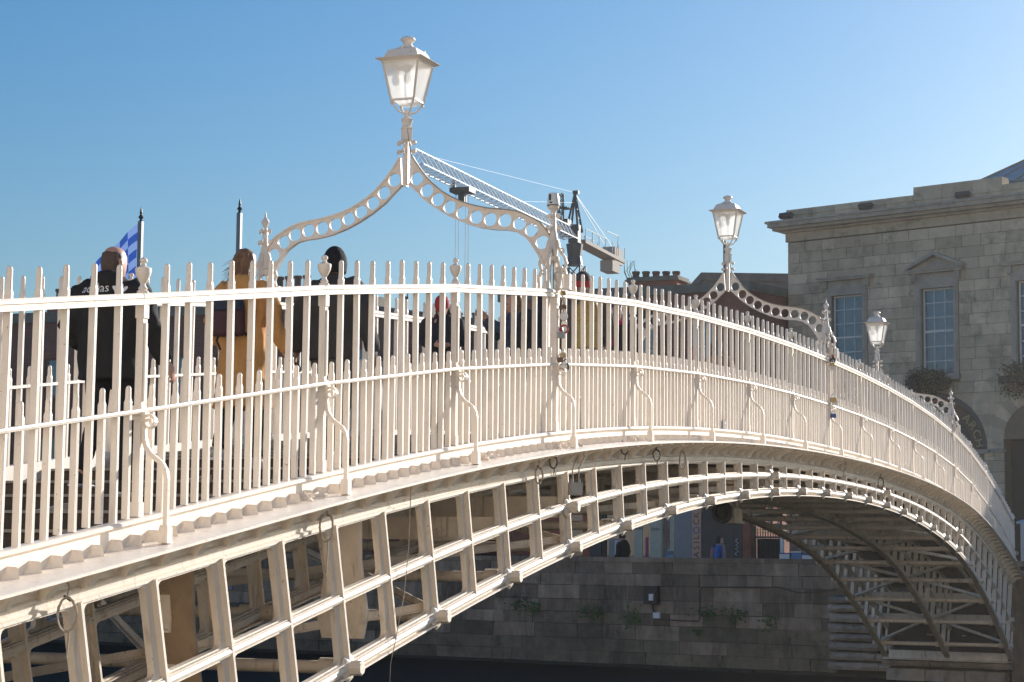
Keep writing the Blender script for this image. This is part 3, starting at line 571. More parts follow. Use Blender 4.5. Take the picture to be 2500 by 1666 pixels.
# gate with gilt spear tips
gt = thing('iron_gate','black iron gate with gilded spear tips between the brick pier and white pole','gate',BO,qframe(BO,BA))
mb = MB(); mb.span((-.5,-.02,GZ),(-.42,.06,-2.0)); mb.span((.42,-.02,GZ),(.48,.06,-2.2)); mb.span((-.42,0,-2.4),(.42,.04,-2.34)); mb.span((-.42,0,-3.95),(.42,.04,-3.9)); build(mb,'gate_frame',BLACK,gt)
for i in range(9):
    X = -.36+i*.09; mb = MB(); mb.tube([(X,.02,-4.0),(X,.02,-2.25)],.018,6); br = build(mb,'gate_bar',BLACK,gt)
    mb = MB(); mb.lathe([(.012,-2.27),(.035,-2.2),(.012,-2.17),(.03,-2.13),(.003,-2.0)],(X,.02,0),6); build(mb,'spear_tip',GOLD,br)
mb = MB(); mb.span((-.41,.1,GZ),(.42,.14,-2.42)); build(mb,'passage_shade_panel',mat('passage_shade',(0.03,0.028,0.027),.8,.2),gt)  # dark sheet behind the bars stands in for the shaded passage
t = thing('white_post','slim white post beside the iron gate','post',BO,qframe(BO,BA)); mb = MB(); mb.tube([(.56,-.2,GZ),(.56,-.2,-2.3)],.07,10); build(mb,'shaft',WHITEP,t); mb = MB(); mb.ball((.56,-.2,-2.26),.085); build(mb,'cap',WHITEP,t)
for i,(lb,X,Z,m) in enumerate((('white crate at the left of the stall beside the post',.85,-3.05,WHITEP),('blue and white crate in the middle of the stall',1.25,-3.0,mat('blue_crate',(0.10,0.22,0.42),.5,.1)),('white crate at the right of the stall near the arch rib',1.62,-3.08,WHITEP))):
    t = thing('stall_crate',lb,'crate',BO+Vector((0,0,0)),qframe(BO,BA),'crates beyond the river wall'); mb = MB()
    mb.span((X-.17,-.9,Z-.2),(X+.17,-.6,Z+.12)); build(mb,'body',m,t); mb = MB(); mb.span((X-.19,-.92,Z+.12),(X+.19,-.58,Z+.16)); build(mb,'rim',BLUEP if i!=1 else WHITEP,t)

# --- long brick house on the left
lb_ = thing('plum_brick_house','long dark plum brick house behind the railing on the left','building',BO,qframe(BO,BA))
ops = []
for i in range(7): X = -33.5+i*2.9; ops += [(X,X+.95,2.9,4.6),(X,X+.95,-.4,1.5)]
ops[2] = (-30.2,-29.3,3.1,4.62); ops[6] = (-24.1,-23.3,2.95,4.55)
mb = MB(); wallgrid(mb,-36,-15.2,GZ,6.08,ops,0,.4); mb.span((-36,.4,GZ),(-15.3,12,6.0)); mb.add([(-15.2,0,GZ),(-11.0,12,GZ),(-11.0,12,6.08),(-15.2,0,6.08),(-15.4,.1,GZ),(-11.3,12,GZ),(-11.3,12,6.08),(-15.4,.1,6.08)],((0,1,2,3),(7,6,5,4),(3,2,6,7))); build(mb,'wall',BRICK_L,lb_)
mb = MB(); mb.span((-36.1,-.15,6.082),(-15.1,.6,6.5)); mb.add([(-15.1,-.15,5.75),(-10.9,12,5.75),(-10.9,12,6.12),(-15.1,-.15,6.12),(-15.4,0,5.75),(-11.3,12,5.75),(-11.3,12,6.12),(-15.4,0,6.12)],((0,1,2,3),(7,6,5,4),(3,2,6,7))); build(mb,'parapet',COPING,lb_)
for o in ops: sash(lb_,*o,0.0,1,2,deep=.14,glass=win_glass('teal_pane',(0.11,0.20,0.24),.08),fr=COPING)
for o in ops:
    mb = MB(); c = (o[0]+o[1])/2
    mb.poly([(o[0]-.12,o[3]),(o[1]+.12,o[3]),(o[1]+.16,o[3]+.2),(c,o[3]+.27),(o[0]-.16,o[3]+.2)], lambda p,d: Vector((p[0],d,p[1])), -.012, .02); build(mb,'brick_lintel',BRICK_R,lb_)
mb = MB(); mb.tube([(-15.3,.5,4.7),(-14.2,3.3,4.7)],.03,5); build(mb,'pale_conduit',COPING,lb_)
for X,n in ((-30.4,3),(-19.9,4)):
    ch = MB(); ch.span((X-.5,.9,6.2),(X+n*.36+.1,1.7,6.95)); c_ = build(ch,'chimney_stack',BRICK_L,lb_)
    for i in range(n): mb = MB(); mb.lathe([(.17,6.95),(.13,7.0),(.13,7.5),(.17,7.52),(.17,7.62),(.12,7.63)],(X-.2+i*.4,1.3,0),10); build(mb,'chimney_pot',POT,c_)
# low house far behind, grey block behind
def depthblock(name,label,cat,a_,b_,d,top,m):
    a_ = Vector((a_[0],a_[1],GZ)); b_ = Vector((b_[0],b_[1],GZ)); e = b_-a_; L_ = e.length; rz = math.atan2(e.y,e.x); t = thing(name,label,cat,a_,rz); mb = MB(); mb.span((0,0,0),(L_,d,top-GZ)); build(mb,'wall',m,t); mb = MB(); mb.span((-.1,-.1,top-GZ),(L_+.1,d+.1,top-GZ+.35)); build(mb,'parapet',COPING,t); return t
t = depthblock('distant_low_house','low brick house far down the street behind the people on the crown','building',(56.0,31.5),(60.3,19.9),9,7.1,BRICK_L)
for i in range(4): sash(t,1.2+i*2.6,2.2+i*2.6,7.5,9.3,-.14,2,2)
ch = MB(); ch.span((2.2,1,11.2),(3.4,2,11.9)); c_ = build(ch,'chimney_stack',BRICK_L,t)
for i in range(3): mb = MB(); mb.lathe([(.13,11.9),(.12,12.3),(.15,12.32),(.15,12.4)],(2.45+i*.35,1.5,0),8); build(mb,'chimney_pot',POT,c_)
t = depthblock('grey_flat_block','plain grey flat-topped block between brick house and stone hall','building',(53.6,16.6),(55.9,11.0),9,8.7,GREYB)
mb = MB(); mb.span((3.4,-.4,11.3),(4.6,.1,11.9)); build(mb,'plant_box',WHITEP,t); mb = MB(); mb.tube([(1.0,.5,12.9),(1.0,.5,15.0)],.07,6); build(mb,'vent_pipe',DGREY,t)
t = thing('rooftop_mast','slim mast with lamps above the brick roof behind the beanie man','mast',(42.2,25.4,5.4)); mb = MB(); mb.tube([(0,0,0),(0,0,1.75)],.035,6); build(mb,'pole',GREYM,t)
for a_ in (-.25,.1): mb = MB(); mb.box((0,a_*.8,1.75),(.16,.2,.08),Matrix.Rotation(R(20),3,'X')); build(mb,'lamp_head',DGREY,t)
for zz in (1.5,1.2): mb = MB(); mb.ball((-.06,.06,zz),.07,8,5); build(mb,'camera_dome',DGREY,t)

# flag poles on the far quay
def pole(name,label,x,y,top):
    t = thing(name,label,'flagpole',(x,y,GZ),0,'flag poles on the far quay'); mb = MB(); mb.box((0,0,(top-.45-GZ)/2),(.13,.13,top-.45-GZ)); build(mb,'shaft',GREYM,t)
    mb = MB(); zt = top-.45-GZ; mb.lathe([(.05,zt),(.06,zt+.03),(.03,zt+.06),(.085,zt+.13),(.04,zt+.2),(.035,zt+.22),(.045,zt+.27),(.003,zt+.47)],(0,0,0),10); build(mb,'spear_finial',BLACK,t); return t
pole('flag_pole','grey flag pole carrying the blue chequered flag',22.62,25.69,7.35); pole('flag_pole','bare grey flag pole behind the woman in mustard',23.65,22.89,7.63)
def flag():
    m = bpy.data.materials.new('blue_chequer_cloth'); m.use_nodes = True; N = m.node_tree.nodes; L = m.node_tree.links; b = N['Principled BSDF']; b.inputs['Roughness'].default_value = .8
    uv = N.new('ShaderNodeUVMap'); c = N.new('ShaderNodeTexChecker'); c.inputs['Scale'].default_value = 1.0; c.inputs['Color1'].default_value = (.02,.075,.36,1); c.inputs['Color2'].default_value = (.20,.31,.62,1); L.new(uv.outputs[0],c.inputs['Vector']); L.new(c.outputs[0],b.inputs['Base Color'])
    tr = N.new('ShaderNodeBsdfTranslucent'); L.new(c.outputs[0],tr.inputs[0]); mx = N.new('ShaderNodeMixShader'); mx.inputs[0].default_value = .45; L.new(b.outputs[0],mx.inputs[1]); L.new(tr.outputs[0],mx.inputs[2]); L.new(mx.outputs[0],N['Material Output'].inputs[0])
    nu, nv = 22, 26; vs = []; fs = []; uvs = []
    for j in range(nv+1):
        for i in range(nu+1):
            a_ = i/nu; b_ = j/nv           # a along fly, b down hoist
            vs.append(Vector((-.12*a_+.09*math.sin(6*a_+2.4*b_)*a_, .07+1.45*a_+.05*math.sin(9*a_+3*b_), -2.35*b_-1.05*a_*(1-.55*b_)-.25*a_*a_))); uvs.append((a_*4.4,b_*9))
    for j in range(nv):
        for i in range(nu): k = j*(nu+1)+i; fs.append((k,k+1,k+nu+2,k+nu+1))
    me = bpy.data.meshes.new('flag'); me.from_pydata(vs,[],fs); ul = me.uv_layers.new()
    for p in me.polygons:
        p.use_smooth = True
        for li in p.loop_indices: ul.data[li].uv = uvs[me.loops[li].vertex_index]
    me.materials.append(m); o = link('chequered_flag',me,None,(22.62,25.69,6.85)); tag(o,'blue and pale blue chequered flag hanging from the left pole','flag')
flag()

# ---------------------------------------------------------------- tower crane
cr = thing('tower_crane','white jib tower crane with dark blue mast beyond the rooftops','crane',(70.43,28.19,-3.66)); cr.scale = (.6,.6,.6)
zj = 24.35-GZ
def lattice(mb, a_, b_, w, h, n, r=.06, tri=False):
    a_ = Vector(a_); b_ = Vector(b_); d = (b_-a_).normalized(); ref = Vector((0,0,1)) if abs(d.z)<.9 else Vector((1,0,0)); sd = d.cross(ref).normalized(); u = sd.cross(d)
    offs = [sd*w/2,-sd*w/2,u*h] if tri else [sd*w/2+u*h/2,-sd*w/2+u*h/2,-sd*w/2-u*h/2,sd*w/2-u*h/2]
    for o in offs: mb.beam(a_+o,b_+o,r*2,r*2)
    K = len(offs)
    for i in range(n):
        p, q = a_.lerp(b_,i/n), a_.lerp(b_,(i+1)/n)
        for k in range(K): mb.beam(p+offs[k],q+offs[(k+1)%K],r*1.2,r*1.2); mb.beam(q+offs[k],p+offs[(k+1)%K] if not tri else q+offs[(k+1)%K],r*1.2,r*1.2)
mb = MB(); lattice(mb,(0,0,-.76),(0,0,zj-2.2),1.5,1.5,17,.075); build(mb,'mast',CR_B,cr)
mb = MB(); mb.lathe([(.75,zj-2.2),(.6,zj-1.4),(.75,zj-.3)],(0,0,0),10); mb.box((0,0,zj+.6),(.9,.9,1.6)); mb.box((-.4,.75,zj+1.1),(1.0,.8,1.5)); build(mb,'slewing_unit',CR_B,cr)
mb = MB(); 
for sx in (-.6,.6): mb.beam((sx,-.5,zj+.8),(.1*sx,0,zj+4.2),.14,.14); mb.beam((sx,.6,zj+.8),(.1*sx,0,zj+4.2),.14,.14)
for k in range(4): mb.beam((-.5+.1*k,-.4+.1*k,zj+1.2+k*.8),(.5-.1*k,-.4+.1*k,zj+1.2+k*.8),.08,.08)
mb.box((0,-.1,zj+4.3),(.4,.5,.3)); lattice(mb,(-1.2,.9,zj+.6),(-1.2,.9,zj+4.1),.4,.4,7,.04); mb.box((-.8,.6,zj+2.8),(1.2,.8,.1)); build(mb,'apex_frame',CR_B,cr)
jd = Vector((100.99-137.88,50.76-51.28,0)); jl = jd.length; jd.normalize()
mb = MB(); lattice(mb,jd*1.0+Vector((0,0,zj)),jd*(jl-.2)+Vector((0,0,zj+.1)),1.3,1.15,34,.042,True); build(mb,'jib',CR_W,cr)
mb = MB(); mb.beam(jd*-1+Vector((0,0,zj+.1)),jd*-13.2+Vector((0,0,zj-.1)),1.4,.3); build(mb,'counter_jib',CONC,cr)
mb = MB(); mb.box(tuple(jd*-11.4+Vector((0,0,zj+.2))),(2.4,1.2,1.5)); mb.box(tuple(jd*-10.6+Vector((0,0,zj-.9))),(2.2,1.2,1.0)); build(mb,'ballast',CONC,cr)
mb = MB()
for k in range(7): p = jd*(-1-2*k); mb.beam(p+Vector((0,.7,zj+.2)),p+Vector((0,.7,zj+1.2)),.05,.05); mb.beam(p+Vector((0,-.7,zj+.2)),p+Vector((0,-.7,zj+1.2)),.05,.05)
for sy in (-.7,.7): mb.beam(jd*-1+Vector((0,sy,zj+1.2)),jd*-8+Vector((0,sy,zj+1.2)),.05,.05)
mb.beam(jd*-12.9+Vector((0,0,zj)),jd*-13.2+Vector((0,0,zj+2.4)),.06,.06); mb.beam(jd*-13.2+Vector((0,0,zj+2.4)),jd*-9.5+Vector((0,0,zj+2.3)),.06,.06)
build(mb,'walkway_rail',CR_B,cr)
mb = MB()
for t_ in (-8.5,-11.5): mb.beam((0,0,zj+4.2),tuple(jd*t_+Vector((0,0,zj+1.0))),.05,.05)
mb.beam((0,0,zj+4.3),tuple(jd*34+Vector((0,0,zj+1.2))),.014,.014); mb.beam((0,0,zj+3.4),tuple(jd*14+Vector((0,0,zj+1.2))),.014,.014); build(mb,'pendant_tie',CR_W,cr)
tp = jd*27.3
mb = MB(); mb.box(tuple(tp+Vector((0,0,zj-.2))),(1.3,1.6,.35)); mb.box(tuple(tp+Vector((0,0,zj-.8))),(.5,.5,.7)); mb.box(tuple(tp+Vector((-.3,.6,zj+.1))),(.2,.3,.9)); build(mb,'trolley',BLACK,cr)
mb = MB()
for sx,sy in ((-.3,-.4),(.3,-.4),(-.3,.4),(.3,.4)): mb.beam(tp+Vector((sx,sy,zj-.5)),tp+Vector((sx,sy,2)),.03,.03)
build(mb,'hoist_rope',CR_B,cr)
# ---------------------------------------------------------------- the footbridge
STAINED = mat('rust_stained_paint', (0.34,0.24,0.15), 0.8, 0.3, 3, 0.3, 25, dirt=(0.06,0.035,0.02), dirt_amt=0.95, dscale=3.0)
br_ = thing('footbridge','cream painted cast iron arched footbridge over the river','bridge',(0,0,0))
def sweep(prof, y0, xs, sgn=1, zf=zr):
    # profile of (outward y, depth below rail) swept along the bridge
    return [[Vector((x, y0+sgn*p[0], zf(x)-p[1])) for p in prof] for x in xs]
xs_f = [XL + i*0.5 for i in range(int((XR-XL)/0.5)+1)]
xs_p = [XL + i*S for i in range(19)]
# deck and steps
mb = MB(); xd = [x for x in xs_f if x >= -15.4]
mb.rings([[Vector((x,.03,zr(x)-1.40)),Vector((x,W-.03,zr(x)-1.40)),Vector((x,W-.03,zr(x)-1.58)),Vector((x,.03,zr(x)-1.58))] for x in xd]); build(mb,'deck',DECKM,br_)
mb = MB(); x = -14.9
while x < 10: mb.box((x,W/2,zr(x)-1.393),(.05,W-.2,.014)); x += .4
build(mb,'deck_batten',NOSE,br_)
for i in range(9):
    x1 = -15.3-i*1.0; x0 = x1-1.0; zt = -2.185-.135*(i+1)
    mb = MB(); mb.span((x0,.04,zt-.16),(x1+.05,W-.04,zt)); mb.span((x1-.006,.045,zt),(x1,W-.045,zt+.118)); st = build(mb,'step',STEPM,br_)
    mb = MB(); mb.span((x1-.03,.045,zt+.118),(x1+.25,W-.045,zt+.137)); build(mb,'step_nosing',NOSE,st)
# soffit boards
mb = MB()
xs_s = [XL+i*0.6 for i in range(76)]
for k in range(10):
    ya, yb = .06+k*.3, .06+k*.3+.285
    mb.rings([[Vector((x,ya,zr(x)-1.60)),Vector((x,yb,zr(x)-1.60)),Vector((x,yb,zr(x)-1.66)),Vector((x,ya,zr(x)-1.66))] for x in xs_s])
build(mb,'soffit_board',SOFFIT,br_)
# arch ribs made of cast panels
BS = 0.82362; B0 = -17.07382
k0, k1 = -6, 47
def bay(k):
    x = B0+BS*k; zb = za(x); lean = 1.35*dza(x); ht = (zr(x)-1.742) - zb
    for _ in range(3):
        xt = x - lean*ht; ht = zr(xt)-1.72-zb
    xt = x-lean*ht
    f = 0.36+0.15*(ht); hm = ht*(1-f)
    return (x,zb), (x-lean*hm, zb+hm), (xt, zb+ht)
def lerp2(a_, b_, t): return (a_[0]+(b_[0]-a_[0])*t, a_[1]+(b_[1]-a_[1])*t)
def roundquad(a_, b_, c_, d_, ix, iz0, iz1, r):
    # inset rounded quad inside a,b (bottom) c,d (top)
    L_ = math.hypot(b_[0]-a_[0], b_[1]-a_[1]); Hl = math.hypot(d_[0]-a_[0], d_[1]-a_[1]); Hr = math.hypot(c_[0]-b_[0], c_[1]-b_[1])
    u0 = ix/L_; P = lambda u,v: lerp2(lerp2(a_,b_,u), lerp2(d_,c_,u), v)
    v0, v1 = iz0/((Hl+Hr)/2), 1-iz1/((Hl+Hr)/2); ru = r/L_; rv = min(r/((Hl+Hr)/2),(v1-v0)*.35); out = []
    for cu, cv, a0 in ((u0+ru,v0+rv,180),(1-u0-ru,v0+rv,270),(1-u0-ru,v1-rv,0),(u0+ru,v1-rv,90)):
        for q in range(4): an = R(a0+q*30); out.append(P(cu+ru*math.cos(an), cv+rv*math.sin(an)))
    outer = []
    for cpt, nx, pv in ((a_,b_,d_),(b_,c_,a_),(c_,d_,b_),(d_,a_,c_)):
        outer += [lerp2(cpt,pv,.06),lerp2(cpt,pv,.02),lerp2(cpt,nx,.02),lerp2(cpt,nx,.06)]
    return outer, out
def panel_mesh(k, sgn, mt):
    A0, M0, T0 = bay(k); A1, M1, T1 = bay(k+1); mb = MB()
    f3 = lambda p,d: Vector((p[0], d, p[1]))
    dn = lambda p,h: (p[0], p[1]-h)
    o, i = roundquad(M0,M1,T1,T0,.074,.045,.03,.05); mb.ringcell(o,i,f3,-.024,.024)
    o, i = roundquad(dn(A0,.06),dn(A1,.06),M1,M0,.074,.115,.045,.05); mb.ringcell(o,i,f3,-.024,.024)
    for p,q in ((A0,M0),(M0,T0)): mb.beam(f3(p,-.045*sgn),f3(q,-.045*sgn),.024,.042,(0,1,0))
    for p,q,r_ in ((M0,M1,.030),(A0,A1,.032)): mb.tube([f3(p,-.036*sgn),f3(q,-.036*sgn)],r_,8,0,False,(0,1,0))
    for p,q in ((M0,M1),): mb.beam(f3((p[0],p[1]+.034),-.03*sgn),f3((q[0],q[1]+.034),-.03*sgn),.05,.008)
    mb.beam(f3(dn(A0,.058),0),f3(dn(A1,.058),0),.13,.016); mb.beam(f3((A0[0],A0[1]+.042),-.03*sgn),f3((A1[0],A1[1]+.042),-.03*sgn),.05,.008)
    return mb.mesh('rib_panel', mt, True)
dish = MB(); rx = Matrix.Rotation(R(90),3,'X')
dish.lathe([(.02,.028),(.105,.03),(.11,.045),(.085,.06),(.055,.07),(.055,.15),(.045,.158),(.005,.158)],(0,0,0),8,0,rx); DISH = dish.mesh('boss',PAINT_RIB,False)
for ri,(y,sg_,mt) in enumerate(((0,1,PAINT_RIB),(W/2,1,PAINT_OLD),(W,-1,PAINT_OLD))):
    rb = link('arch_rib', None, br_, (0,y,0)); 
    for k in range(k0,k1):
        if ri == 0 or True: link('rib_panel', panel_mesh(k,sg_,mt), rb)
    for k in range(k0,k1+1):
        if k % 2 == 0 and ri != 1:
            A0, M0, T0 = bay(k); o = link('boss', DISH, rb, (A0[0],0,A0[1]), 0 if ri==0 else math.pi)
            if (k//2-3) % 5 == 0: o = link('boss', DISH, rb, (M0[0],0,M0[1]), 0 if ri==0 else math.pi)
    # top chord mouldings, continuous
    mb = MB(); pf = [(0.03,1.63),(-.022,1.63),(-.045,1.642),(-.05,1.655),(-.03,1.668),(-.028,1.705),(-.045,1.715),(-.045,1.735),(.03,1.735)]
    mb.rings(sweep([(p*sg_,h) for p,h in pf],0,xs_f)); build(mb,'top_chord',mt,rb)
    mb = MB(); mb.rings(sweep([(.025*sg_,1.45),(-.022*sg_,1.45),(-.022*sg_,1.63),(.025*sg_,1.63)],0,xs_f)); build(mb,'frieze_plate',mt,rb)
# cross struts, deck beams and diagonal braces between the ribs
for k in range(k0,k1+1):
    A0, M0, T0 = bay(k)
    if k % 2 == 0:
        mb = MB(); mb.tube([(A0[0],.03,A0[1]),(A0[0],W-.03,A0[1])],.048,10,0,False,(0,0,1)); 
        for yy in (.12,W/2-.1,W/2+.1,W-.12): mb.tube([(A0[0],yy-.06,A0[1]),(A0[0],yy+.06,A0[1])],.07,10,0,False,(0,0,1))
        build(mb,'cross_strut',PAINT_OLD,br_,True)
        if (k//2-3) % 5 == 0 or (k//2-3) % 5 == 4:
            mb = MB(); mb.box((M0[0],W/2,M0[1]+.0),(.09,W-.08,.2)); build(mb,'deck_beam',PAINT_OLD,br_)
    if k % 4 == 0:
        mb = MB(); mb.box((T0[0],W/2,T0[1]+.06),(.08,W-.08,.13)); build(mb,'deck_beam',PAINT_OLD,br_)
for k in range(k0,k1-1,2):
    A0 = bay(k)[0]; A1 = bay(k+2)[0]; odd = (k//2) % 2
    for ya, yb in ((.05,W/2-.05),(W-.05,W/2+.05)):
        p = (A0[0], ya if odd else yb, A0[1]+.05); q = (A1[0], yb if odd else ya, A1[1]+.05)
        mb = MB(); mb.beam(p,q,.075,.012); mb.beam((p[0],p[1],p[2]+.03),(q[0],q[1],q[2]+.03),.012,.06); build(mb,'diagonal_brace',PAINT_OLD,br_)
# wide jointing plates behind the near rib
for kk in (-2,1):
    A0, M0, T0 = bay(kk); mb = MB(); xx = A0[0]-.25 if kk == 1 else -19.0
    pts = [(-.12,0),(.14,0),(.16,.15),(.10,.5),(.12,.75),(.16,1.0),(-.16,1.0),(-.14,.6),(-.16,.2)]; hh = T0[1]-A0[1]-.02
    mb.poly(pts, lambda p,d: Vector((xx-p[1]*hh*.2+.0*p[0], .16+d*.0+p[0]*1.3+.1, A0[1]+.02+p[1]*hh)) + Vector((d,0,0)), -.02, .02); jp = build(mb,'joint_plate',PAINT_OLD if kk == 1 else STAINED,br_)
    mb = MB()
    for v_ in (.3,.7): mb.box((xx-v_*hh*.2-.025,.26,A0[1]+v_*hh),(.03,.07,.24))
    build(mb,'slot_boss',PAINT_OLD,jp)
# pipes along the soffit
for yy,hh,m in ((.9,1.80,PAINT_OLD),(2.25,1.82,RUST)):
    mb = MB(); mb.tube([(x,yy,zr(x)-hh) for x in xs_f],.05,8); build(mb,'service_pipe',m,br_,True)
# cornice on both sides with antefix teeth and modillions
tooth = MB()
prof = [(-.082,0),(-.070,.004),(-.05,.014),(-.03,.032),(-.019,.050),(-.012,.062),(0,.070),(.012,.062),(.019,.050),(.03,.032),(.05,.014),(.070,.004),(.082,0)]
vs = []; 
for px,pz in prof: vs.append((px,0,pz))
mid = len(prof)//2
for px,pz in prof: t_ = 1-abs(px)/.082; vs.append((px*.96,-.004-.062*t_**1.9, pz*.93))
n_ = len(prof); fs = [tuple(range(n_-1,-1,-1))]
for i in range(n_-1): fs.append((i,i+1,n_+i+1,n_+i))
for i in range(n_): vs.append((vs[n_+i][0], vs[n_+i][1]-.012, 0))
for i in range(n_-1): fs.append((n_+i,n_+i+1,2*n_+i+1,2*n_+i))
tooth.add(vs,fs); TOOTH = tooth.mesh('antefix',PAINT)
mod = MB(); pm = [(0,0),(-.24,0),(-.24,-.03),(-.17,-.042),(-.11,-.07),(-.07,-.11),(-.055,-.14),(0,-.14)]
mod.poly([(p[0],p[1]) for p in pm], lambda p,d: Vector((d,p[0],p[1])), -.045,.045); MODIL = mod.mesh('modillion',PAINT_RIB)
for side,(y,sg_) in enumerate(((0,1),(W,-1))):
    co = link('cornice',None,br_,(0,y,0), 0 if sg_==1 else 0)
    mb = MB(); mb.rings(sweep([(p*sg_,h) for p,h in [(.03,1.328),(-.055,1.328),(-.065,1.338),(-.065,1.352),(-.045,1.366),(-.03,1.37),(-.03,1.487),(.03,1.487)]],0,xs_f)); build(mb,'fascia_plate',PAINT,co)
    mb = MB()
    mb.rings(sweep([(p*sg_,h) for p,h in [(.0,1.482),(-.325,1.492),(-.335,1.497),(-.335,1.512),(-.32,1.514),(0,1.503)]],0,xs_f)); build(mb,'ledge',PAINT,co)
    for i in range(18):
        for j in range(12):
            x = XL+i*S+(j+.5)*S/12
            if side == 1 and j % 1: continue
            o = link('antefix',TOOTH,co,(x,-.03*sg_,zr(x)-1.487), 0 if sg_==1 else math.pi); o.rotation_euler = (0, -math.atan((zr(x+.01)-zr(x-.01))/.02)*(1 if sg_==1 else -1), 0 if sg_==1 else math.pi)
        for j in range(6):
            x = XL+i*S+(j+.5)*S/6
            o = link('modillion',MODIL,co,(x,-.02*sg_,zr(x)-1.507)); o.rotation_euler = (0, -math.atan((zr(x+.01)-zr(x-.01))/.02)*(1 if sg_==1 else -1), 0 if sg_==1 else math.pi)

# ---------------------------------------------------------------- railings
def picket(zb, z_rail, tip):
    mb = MB(); a_, b_ = .0155, .0215; ch = .003
    def rg(z, hx, hy, c): return [Vector(p) for p in ((-hx+c,-hy,z),(hx-c,-hy,z),(hx,-hy+c,z),(hx,hy-c,z),(hx-c,hy,z),(-hx+c,hy,z),(-hx,hy-c,z),(-hx,-hy+c,z))]
    mb.rings([rg(zb,a_,b_,ch),rg(z_rail,a_,b_,ch),rg(z_rail+.055,a_,b_,ch),rg(z_rail+.075,a_*.82,b_*.82,.006),rg(tip-.022,a_*.8,b_*.8,.007),rg(tip-.008,a_*.66,b_*.66,.007),rg(tip,a_*.3,b_*.3,.003)])
    return mb.mesh('picket',PAINT)
TALL = picket(-H2,0.0,.205); SHORT = picket(-H2,-H1+.0,-H1+.155)
def post_mesh(wd):
    mb = MB(); h = wd/2
    for z0,z1,e in ((-H2,-1.24,.006),(-1.24,-H1-.03,0),(-H1-.03,-H1+.03,.008),(-H1+.03,-.13,0),(-.13,-.05,.006)):
        mb.span((-h-e,-h-e,z0),(h+e,h+e,z1))
    mb.span((-h*.45,-h-.012,-H1+.06),(h*.45,-h,-.16))
    return mb.mesh('post',PAINT)
POST = post_mesh(.048); POSTW = post_mesh(.062)
um = MB(); um.lathe([(.034,0),(.036,.018),(.024,.024),(.03,.034),(.018,.05),(.016,.062),(.03,.085),(.045,.115),(.05,.142),(.049,.158),(.03,.166),(.018,.174),(.014,.186),(.024,.198),(.024,.212),(.012,.222),(.002,.224)],(0,0,.018),12); URN = um.mesh('urn_finial',PAINT,True)
sc = MB()
pth = [(-.035,-.80),(-.04,-.86),(-.055,-.91),(-.09,-.955),(-.13,-.985),(-.165,-1.01),(-.19,-1.05),(-.2,-1.1),(-.2,-1.39)]
pv = []
for i in range(22):
    an = R(-150+i*28); r_ = .014+.0021*i; pv.append((-.075+r_*math.cos(an), -.765+r_*math.sin(an)))
pv = pv[:]
full = [(-.075+(.012+.0022*i)*math.cos(R(540-i*30)), -.762+(.012+.0022*i)*math.sin(R(540-i*30))) for i in range(20)]
ringp = []
def flatbar(pts, w, t):
    out = []
    for i,(y_,z_) in enumerate(pts):
        a_ = pts[max(0,i-1)]; b_ = pts[min(len(pts)-1,i+1)]; d = Vector((0,b_[0]-a_[0],b_[1]-a_[1])).normalized(); nrm = Vector((0,-d.z,d.y)); p = Vector((0,y_,z_))
        out.append([p+Vector((-w/2,0,0))+nrm*t/2,p+Vector((w/2,0,0))+nrm*t/2,p+Vector((w/2,0,0))-nrm*t/2,p+Vector((-w/2,0,0))-nrm*t/2])
    return out
sc.rings(flatbar(full,.038,.011)); sc.rings(flatbar([(-.028,-.72),(-.034,-.80)]+pth[1:],.027,.029))
sc.span((-.03,-.23,-1.485),(.03,-.17,-1.39)); sc.span((-.026,-.226,-1.39),(.026,-.174,-1.375)); sc.box((0,-.03,-.73),(.05,.05,.06))
SCROLL = sc.mesh('scroll_bracket',PAINT)
def seg_sweep(prof, y0, sgn, name, m, parent, smooth=False):
    mb = MB()
    for i in range(18):
        x0, x1 = xs_p[i], xs_p[i+1]; a_ = .001
        mb.rings([[Vector((x,y0+sgn*p[0],zr(x)+p[1])) for p in prof] for x in (x0+a_,x1-a_)])
    for i in range(1,18):
        x = xs_p[i]; mb.rings([[Vector((xx,y0+sgn*p[0]*1.06,zr(xx)+p[1]*1.06+.001)) for p in prof] for xx in (x-.035,x+.035)])
    return build(mb,name,m,parent,smooth)
